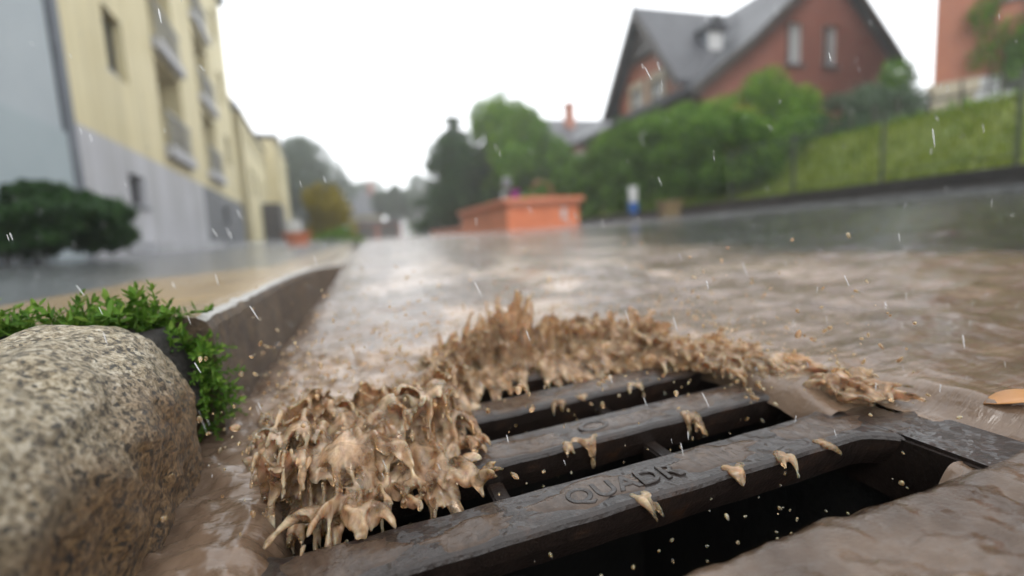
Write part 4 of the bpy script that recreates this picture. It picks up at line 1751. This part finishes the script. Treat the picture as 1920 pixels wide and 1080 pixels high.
# house behind with a chimney
h2 = empty('brick_house', (16.4, 35, 0))
tag(h2, 'distant brick house with grey hipped roof and red chimney', 'house')
mb = MB()
mb.box((-3.4, 0, 1), (4.5, 8, 6.6))
mb.build('wall', M['brick'], h2)
mb = MB()
for u in (-2.6, -.6, 1.6):
    wdw = window(h2, u, u + 1.1, 4.3, 5.9, -.04, frame=M['white'], sill=False)
mb = MB()
mb.add([(-3.9, -.6, 6.5), (5.2, -.6, 6.5), (5.2, 8.6, 6.5), (-3.9, 8.6, 6.5), (-2.3, 4, 9.3), (4.0, 4, 9.3)], [(0, 1, 5, 4), (1, 2, 5), (2, 3, 4, 5), (3, 0, 4), (3, 2, 1, 0)])
rf = mb.build('roof', M['slate'], h2)
mb = MB()
mb.box((.1, 2.2, 7.4), (.75, 2.9, 10.1)).box((.02, 2.12, 10.101), (.83, 2.98, 10.25))
mb.build('chimney', M['brick_o'], rf)
mb = MB()
mb.add([(2.0, -1.6, 5.4), (6.5, -1.6, 8.6), (6.5, 3.5, 8.6), (2.0, 3.5, 5.4), (2.0, -1.6, 5.2), (6.5, -1.6, 8.4), (6.5, 3.5, 8.4), (2.0, 3.5, 5.2)],
       [(0, 1, 2, 3), (7, 6, 5, 4), (0, 4, 5, 1), (1, 5, 6, 2), (2, 6, 7, 3), (3, 7, 4, 0)])
mb.build('side_roof', M['slate'], h2)

# brick house at the right edge, ivy on the wall
h3 = empty('brick_house', (14, 9, 0), R(-58))
tag(h3, 'tall red brick house with ivy and cream stone base at the right edge', 'house')
w3_ = [(1.15, 2.1, 4.9, 6.5), (1.15, 2.1, 7.6, 9.2), (3.6, 4.6, 4.9, 6.5)]
mb = MB()
wall_holes(mb, 0, 9, 3.25, 11, w3_, .3, 0)
mb.add([(0, 0, 3.25), (0, 8, 3.25), (0, 8, 11), (0, 0, 11)], [(0, 1, 2, 3)])
mb.build('wall', M['brick_o'], h3)
for w_ in w3_:
    window(h3, *w_, .16, frame=M['white'], pane=M['curtain'])
mb = MB()
mb.box((-.06, -.07, 1.0), (.80, 8, 3.25))
mb.box((-.12, -.13, 2.95), (.86, -.072, 3.25))
mb.build('stone_base', M['cream'], h3)
mb = MB()
mb.box((.801, -.03, 1.0), (9, 8, 3.249))
mb.build('ground_floor_wall', M['plinth_pale'], h3)
mb = MB()
mb.box((.87, -.6, 2.55), (9, -.032, 2.72))
mb.build('ledge', M['white'], h3)
mb = MB()
mb.box((1.25, -.06, 2.74), (3.2, -.034, 3.9))
mb.build('door', M['dark_frame'], h3)
mb = MB()
mb.box((-.3, -.5, 11), (9.3, 8, 11.2))
mb.build('roof', M['slate'], h3)
# ivy
P = np.array([(rng.uniform(.75, 3.2), -.18, z) for z in rng.uniform(3.2, 8.5, 90)])
P = P[~((P[:, 0] > 1.0) & (P[:, 0] < 2.25) & (P[:, 2] > 4.75) & (P[:, 2] < 6.6))]
rad = np.tile(np.array([[.30, .14, .32]]), (len(P), 1))
iv_ = empty('ivy', (14, 9, 0), R(-58))
link('foliage', leaf_cloud(P, rad, 9000, .06, LEAF['ivy'], 'foliage', seed=5), iv_)
mb = MB()
for k in range(4):
    x = .9 + k * .5
    mb.tube([(x, -.06, 1.6), (x + .2, -.07, 4), (x - .1, -.07, 7)], [.03, .02, .01], 6)
mb.build('stem', M['bark'], iv_)
tag(iv_, 'green ivy climbing the red brick house at the right edge', 'climber')


# ------------------------------------------------------------------ hedge, shrubs and trees
def gz_(x, y):
    return float(hill_z(np.array(float(x)), np.array(float(y))))


def hedge_box(name, p0, p1, z0a, z1a, z0b, z1b, w, n, label, mat, seed, leaf=.05, peak=None):
    """a clipped hedge run from p0 to p1; its top and foot change along it"""
    p0, p1 = Vector(p0), Vector(p1)
    root = empty(name, (p0 + p1) / 2)
    g = np.random.default_rng(seed)
    L = (p1 - p0).length
    k = int(L * 42)
    P, rad = [], []
    side = Vector((p1.y - p0.y, p0.x - p1.x, 0)).normalized()
    for i in range(k):
        s_ = g.random()
        za, zb_ = z0a + (z0b - z0a) * s_, z1a + (z1b - z1a) * s_
        if peak:
            zb_ = float(np.interp(s_, (0, peak[0], 1), (z1a, peak[1], z1b)))
        q = p0.lerp(p1, s_) + side * g.uniform(-.5, .5) * w
        z = za + (zb_ - za) * g.random() ** .7
        r_ = g.uniform(.16, .36)
        P.append((q.x - root.location.x, q.y - root.location.y, min(z, zb_ - r_ * .6)))
        rad.append((r_, r_ * 1.2, r_))
    link('foliage', leaf_cloud(np.array(P), np.array(rad), n, leaf, mat, 'foliage', seed=seed), root)
    mb = MB()
    for i in range(int(L / .5)):
        q = p0.lerp(p1, (i + .5) / int(L / .5)) - root.location
        za = z0a + (z0b - z0a) * (i + .5) / int(L / .5)
        mb.tube([(q.x, q.y, za - .2), (q.x + g.uniform(-.1, .1), q.y, za + .9)], [.04, .02], 5)
    mb.build('stem', M['bark'], root)
    tag(root, label, 'hedge')
    return root


hedge_box('hedge', (8.0, 7.9, 0), (8.1, 21.5, 0), .3, 2.1, .2, 2.0, 1.5, 68000, 'long dark green hedge bordering the street behind the orange planter', LEAF['hedge'], 3, .06, peak=(.30, 3.35))
hedge_box('hedge', (9.2, 11.0, 0), (9.2, 17.0, 0), 1.2, 3.4, 1.2, 3.6, 1.0, 30000, 'brighter green hedge rising behind the long dark hedge', LEAF['bright'], 4, .06)
SH_ = 'shrubs in front of the brick houses'
shrub('shrub', (11.0, 11.0, 1.6), (1.25, 1.0, 1.35), LEAF['bright'], 'round bright green bush below the brick gable', n=20000, leaf=.06, seed=21, group=SH_)
shrub('shrub', (12.6, 9.6, 1.5), (1.35, 1.1, 1.05), LEAF['greygreen'], 'pale grey-green bush between the two brick houses', n=18000, leaf=.06, seed=22, group=SH_)
shrub('shrub', (14.1, 9.9, 1.5), (1.0, .9, 1.3), LEAF['ivy'], 'dark green bush beside the cream stone base', n=16000, leaf=.06, seed=23, group=SH_)
shrub('shrub', (10.3, 8.6, 1.4), (1.2, .7, .55), LEAF['dark'], 'low dark shrub at the top of the bank beside the hedge', n=6000, seed=24, group=SH_)
shrub('shrub', (9.4, 10.2, 1.3), (.8, .8, 1.0), LEAF['yellow'], 'yellow-green shrub between the hedge and the bank', n=4000, seed=25, group=SH_)
hedge_box('hedge', (9.6, 4.0, 0), (9.8, 9.0, 0), 1.35, 1.85, 1.35, 1.75, .5, 9000, 'low clipped hedge along the top of the grassy bank', LEAF['ivy'], 6, .05)

TG = 'trees beyond the orange planter'
p = at(905, 300, Y=30)
conifer('conifer', (at(862, 420, Y=30).x, 30, 0), 7.9, 2.9, LEAF['dark'], 'dark conifer with drooping branch tips left of the planter', 31, 26000, TG)
broad_tree('tree', (at(880, 420, Y=27).x, 27, 0), 6.2, (2.5, 2.0, 3.0), LEAF['dark'], 'dark rounded tree in front of the conifer', n=26000, leaf=.12, seed=32, group=TG)
broad_tree('tree', (at(955, 420, Y=26).x, 26, 0), 7.6, (2.4, 2.0, 3.3), LEAF['bright'], 'bright green tall tree behind the orange planter', n=30000, leaf=.12, seed=33, group=TG, k=36, frac=.30)
broad_tree('tree', (at(1010, 420, Y=24).x, 24, 0), 5.6, (2.0, 1.8, 2.6), LEAF['ivy'], 'mid green tree between the planter and the hedge', n=22000, leaf=.12, seed=34, group=TG)
broad_tree('bare_tree', (at(965, 420, Y=38).x, 38, 0), 13.2, (2.2, 2.2, 3.6), LEAF['greygreen'], 'thin tall tree with sparse top rising above the others', n=1800, seed=35, group=TG, k=20, frac=.3)

shrub('shrub', (at(75, 470, Y=6.6).x, 6.6, .2), (.72, .6, .38), LEAF['dark'], 'dark green bush in front of the blue-grey house', n=20000, leaf=.06, k=16, frac=.46, seed=48)
shrub('shrub', (at(20, 470, Y=6.0).x, 6.0, .2), (.8, .6, .33), LEAF['dark'], 'low dark bush at the left edge', n=9000, leaf=.045, k=40, frac=.25, seed=42)
broad_tree('tree', (at(585, 440, Y=62).x, 62, 0), 12.0, (6.0, 4.5, 5.6), LEAF['far'], 'large hazy round tree beyond the yellow buildings', n=30000, leaf=.22, seed=43, k=40, low=.1)
shrub('shrub', (at(618, 440, Y=24).x, 24, .0), (1.2, .9, 1.45), LEAF['yellow'], 'yellow-leaved shrub beside the left pavement', n=14000, leaf=.08, seed=44)
shrub('shrub', (at(640, 455, Y=20).x, 20, .0), (.95, .6, .42), LEAF['bright'], 'low bright green plants at the foot of the yellow shrub', n=5000, leaf=.05, seed=45)
for i, (px, Y, h, rr, lab) in enumerate([(740, 66, 8.0, 3.0, 'hazy dark tree before the far grey roofs'), (800, 80, 10.5, 4.0, 'hazy tree at the end of the street left of the conifer'), (690, 95, 11.0, 5.0, 'faint distant tree behind the far roofs'), (845, 58, 5.5, 3.0, 'low hazy tree at the foot of the conifer')]):
    broad_tree('tree', (at(px, 440, Y=Y).x, Y, 0), h, (rr, rr * .8, h * .42), LEAF['far'], lab, n=14000, leaf=.22, seed=50 + i, group='hazy trees at the end of the street', k=26)

# far houses at the end of the street
for i, (px0, px1, Y, hz, rz, wm, lab) in enumerate([(655, 720, 70, 3.4, 7.0, 'yellow', 'far house with grey roof over a yellow wall'), (760, 830, 100, 5.5, 9.2, 'plinth_pale', 'faint far house with grey roof and chimney at the street end')]):
    xa, xb = at(px0, 440, Y=Y).x, at(px1, 440, Y=Y).x
    h = empty('far_house', ((xa + xb) / 2, Y, 0))
    hw = (xb - xa) / 2
    mb = MB()
    mb.box((-hw, 0, -.2), (hw, 8, hz))
    mb.build('wall', M[wm], h)
    for u in (-.6, -.1, .4):
        window(h, u * hw, u * hw + 1.0, hz - 1.9, hz - .6, -.05, frame=M['white'], sill=False)
    mb = MB()
    mb.add([(-hw - .5, -.5, hz), (hw + .5, -.5, hz), (hw + .5, 8.5, hz), (-hw - .5, 8.5, hz), (-hw + 1, 4, rz), (hw - 1, 4, rz)], [(0, 1, 5, 4), (1, 2, 5), (2, 3, 4, 5), (3, 0, 4), (3, 2, 1, 0)])
    rf = mb.build('roof', M['slate'], h)
    mb = MB()
    mb.box((hw * .3, 3.2, rz - 1), (hw * .3 + .8, 4, rz + 1.2))
    mb.build('chimney', M['brick'], rf)
    tag(h, lab, 'house')
gx_ = at(705, 440, Y=52).x
ga = empty('garage', (gx_, 52, 0))
mb = MB()
mb.box((-2.4, 0, -.2), (2.6, 4, 1.75))
mb.build('wall', M['brick'], ga)
mb = MB()
mb.box((-2.6, -.3, 1.75), (2.8, 4.3, 1.95))
mb.build('roof', M['slate'], ga)
for u in (-2.0, .4):
    mb = MB()
    mb.box((u, -.03, -.1), (u + 1.9, -.004, 1.5))
    mb.build('door', M['timber'], ga)
tag(ga, 'low dark red garage at the end of the street', 'garage')

# ------------------------------------------------------------------ orange planter and small street things
pl = empty('planter', (3.55, 12, 0))
tag(pl, 'long orange brick planter with projecting coping at the roadside', 'planter')
mb = MB()
zb = float(slope(np.array(12.0))) * 4
mb.box((0, 0, -.1), (2.0, .3, .88)).box((.001, .3005, -.1), (.3, 6.2, .872))
mb.box((1.7, .3005, -.1), (1.999, 6.2, .872)).box((.3005, 5.9, -.1), (1.6995, 6.199, .871))
mb.build('wall', M['planter'], pl)
mb = MB()
mb.box((-.1, -.12, .881), (2.12, .36, 1.0)).box((-.099, .3605, .8725), (.36, 6.3, .995))
mb.box((1.64, .3605, .8725), (2.119, 6.3, .995)).box((.3605, 5.84, .8715), (1.6395, 6.299, .99))
mb.build('coping', M['planter_cap'], pl, bevel=.015)
mb = MB()
mb.box((.302, .302, .5), (1.698, 5.898, .80))
mb.build('soil', M['soil'], pl)
mb = MB()
mb.box((1.50, -.02, .42), (1.62, -.003, .72))
mb.build('plate', M['white'], pl)
for u in (.02, .69, 1.36):
    mb = MB()
    mb.box((u + .02, -.055, .80), (u + .60, -.002, .878))
    mb.build('moulding', M['planter_cap'], pl)
lw = empty('low_wall', (3.7, 19, 0))
mb = MB()
mb.box((0, 0, -.1), (.4, 9, .34))
mb.build('wall', M['planter'], lw)
mb = MB()
mb.box((-.06, -.06, .3405), (.46, 9.06, .42))
mb.build('coping', M['planter_cap'], lw, bevel=.01)
tag(lw, 'low orange wall continuing beyond the planter down the street', 'wall')
# rusty hoop standing on the coping
mb = MB()
cx = 4.55
for q in (0, .42):
    pass
mb.tube([(cx + .27 * math.cos(a) * (1 if a < 1.6 else 1.15), 12.05, 1.0 + .42 * math.sin(a) ** .7) for a in np.linspace(0.02, math.pi - .02, 18)], [.035 + .02 * math.sin(a) for a in np.linspace(0, 12, 18)], 8)
mb.box((cx - .36, 11.95, .999), (cx + .36, 12.2, 1.05))
tag(mb.build('hoop', M['rustbrown'], smooth=False), 'rusty brown hoop standing on the orange planter', 'hoop')
# purple flower pot and grey lamp on the coping
mb = MB()
fx = at(966, 360, Y=12.6).x
mb.tube([(fx, 12.6, 1.0), (fx, 12.6, 1.03), (fx, 12.6, 1.22), (fx, 12.6, 1.25)], [.09, .10, .14, .15], 12)
tag(mb.build('flower_pot', M['purple']), 'small purple pot standing on the orange planter', 'pot')
lx_ = at(950, 345, Y=15).x
la = empty('lamp', (lx_, 15, 0))
mb = MB()
mb.tube([(0, 0, .6), (0, 0, 1.5)], .03, 8)
mb.build('post', M['greyp'], la)
mb = MB()
mb.tube([(0, 0, 1.5), (0, 0, 1.56), (0, 0, 1.8), (0, 0, 1.86)], [.07, .15, .15, .05], 12)
mb.build('lamp_head', M['greyp'], la)
tag(la, 'grey round-headed lamp rising behind the purple pot', 'lamp')
# planting inside
shrub('shrub', (4.6, 14.2, .8), (.7, 1.6, .22), LEAF['ivy'], 'low green plants growing inside the orange planter', n=3000, seed=61)

# left terracotta tub
tb_ = empty('flower_tub', (at(558, 450, Y=17).x, 17, .02))
mb = MB()
mb.tube([(0, 0, 0), (0, 0, .4), (0, 0, .42), (0, 0, .47)], [.30, .42, .46, .46], 18)
mb.build('tub', M['planter'], tb_)
mb = MB()
mb.tube([(0, 0, .44), (0, 0, .475)], [.40, .40], 18)
mb.build('soil', M['soil'], tb_)
tag(tb_, 'small terracotta tub beside the yellow shrub', 'tub')

# sign post with white and blue plates by the hedge
sp = at(1187, 400, Y=10.5)
so = empty('sign_post', (sp.x, 10.5, gz_(sp.x, 10.5) * 0 + .25))
mb = MB()
mb.tube([(0, .03, -.3), (0, .03, .80)], .03, 8)
mb.build('post', M['greyp'], so)
mb = MB()
mb.box((-.11, -.03, .46), (.11, -.002, .84))
mb.build('plate', M['white'], so, bevel=.008)
mb = MB()
mb.box((-.12, -.031, .20), (.12, -.003, .452))
mb.build('plate', M['bluep'], so, bevel=.008)
tag(so, 'short post with white and blue plates in front of the hedge', 'sign')
bx_ = at(1262, 400, Y=9.6)
bi_ = empty('grit_bin', (bx_.x, 9.6, .26))
mb = MB()
mb.add([(-.2, 0, 0), (.2, 0, 0), (.17, .3, 0), (-.17, .3, 0), (-.24, -.04, .36), (.24, -.04, .36), (.22, .32, .36), (-.22, .32, .36)], [(3, 2, 1, 0), (4, 5, 6, 7), (0, 1, 5, 4), (1, 2, 6, 5), (2, 3, 7, 6), (3, 0, 4, 7)])
mb.build('box', M['tan'], bi_)
mb = MB()
mb.box((-.26, -.06, .361), (.26, .34, .42))
mb.build('lid', M['tan'], bi_, bevel=.01)
tag(bi_, 'small tan bin at the foot of the hedge', 'bin')


# ------------------------------------------------------------------ rain
def rain_drop(i):
    Z = .28 + 2.6 * rng.random() ** 1.6
    u, v = rng.uniform(-1.08, 1.08), rng.uniform(-.62, .62)
    d = fwd * Z + rt * (u * Z) + upv * (v * Z)
    p = CAM + d
    r = rng.uniform(.00016, .00045) * (1 + .5 * Z)
    return (p.x, p.y, max(p.z, .03 + .058 * max(p.x, 0))), r, rng.uniform(6, 13), (rng.normal(.22, .18), rng.normal(0, .15), -1)


me = drops(700, rain_drop, M['drop'], 'rain')
tag(link('rain', me), 'rain drops falling over the flooded street', 'rain', kind='stuff')


# small crowns where rain strikes the flooded road
oct_v = np.array([(1, 0, 0), (-1, 0, 0), (0, 1, 0), (0, -1, 0), (0, 0, 1), (0, 0, -1)], float)
oct_f = np.array([(0, 2, 4), (2, 1, 4), (1, 3, 4), (3, 0, 4), (2, 0, 5), (1, 2, 5), (3, 1, 5), (0, 3, 5)])
n = 38000
sy = 1.2 + 26 * rng.random(n) ** 1.5
sx = -.1 + (6.0 + .1) * rng.random(n)
sx = np.where(rng.random(n) < .25, -.2 - 5 * rng.random(n), sx)
szz = np.where(sx > -.12, slope(sy) * sx + .012, .09 + .028 * np.clip(-sx - .6, 0, 6))
hh = np.abs(rng.normal(0, .020, n)) * (1 + .10 * sy)
rr_ = rng.uniform(.0009, .0026, n) * (.6 + .22 * sy)
V = (np.stack([sx, sy, szz + hh], -1)[:, None, :] + oct_v[None] * rr_[:, None, None]).reshape(-1, 3)
F = (oct_f[None] + 6 * np.arange(n)[:, None, None]).reshape(-1, 3)
me = np_mesh('rain_splashes', V, F, M['drop'], True)
tag(link('rain_splashes', me), 'fine spray where the rain strikes the flooded road', 'spray', kind='stuff')

# ------------------------------------------------------------------ rain haze
mb = MB()
mb.box((-70, -12, -1.6), (90, 130, 14.5))
m = bpy.data.materials.new('rain_haze')
m.use_nodes = True
nt = m.node_tree
nt.nodes.clear()
pv = nt.nodes.new('ShaderNodeVolumePrincipled')
pv.inputs['Color'].default_value = (.93, .95, .97, 1)
pv.inputs['Density'].default_value = .0028
pv.inputs['Anisotropy'].default_value = .2
out = nt.nodes.new('ShaderNodeOutputMaterial')
nt.links.new(pv.outputs[0], out.inputs['Volume'])
tag(mb.build('haze', m), 'pale rain haze over the whole street', 'haze', kind='stuff')

# ------------------------------------------------------------------ base colours scaled down to offset the raised exposure, and for wetness
DARKEN_BY = {'granite': .70, 'orange_brick': .85, 'orange_coping': .85, 'yellow_render': .80, 'pale_grey_render': .74, 'blue_grey_render': .72, 'blue_grey_base': .72, 'splashing_mud': .92, 'muddy_water': .54}
for m in bpy.data.materials:
    if not m.use_nodes or m.name in ('clear_drop', 'window_glass'):
        continue
    nt = m.node_tree
    DARKEN = DARKEN_BY.get(m.name, .60)
    for nd in [q for q in nt.nodes if q.type in ('BSDF_PRINCIPLED', 'BSDF_TRANSLUCENT')]:
        inp = nd.inputs['Base Color'] if nd.type == 'BSDF_PRINCIPLED' else nd.inputs['Color']
        if inp.is_linked:
            src = inp.links[0].from_socket
            nt.links.new(mixc(nt, 1.0, src, (DARKEN, DARKEN, DARKEN), 'MULTIPLY'), inp)
        else:
            c = inp.default_value
            inp.default_value = (c[0] * DARKEN, c[1] * DARKEN, c[2] * DARKEN, 1)
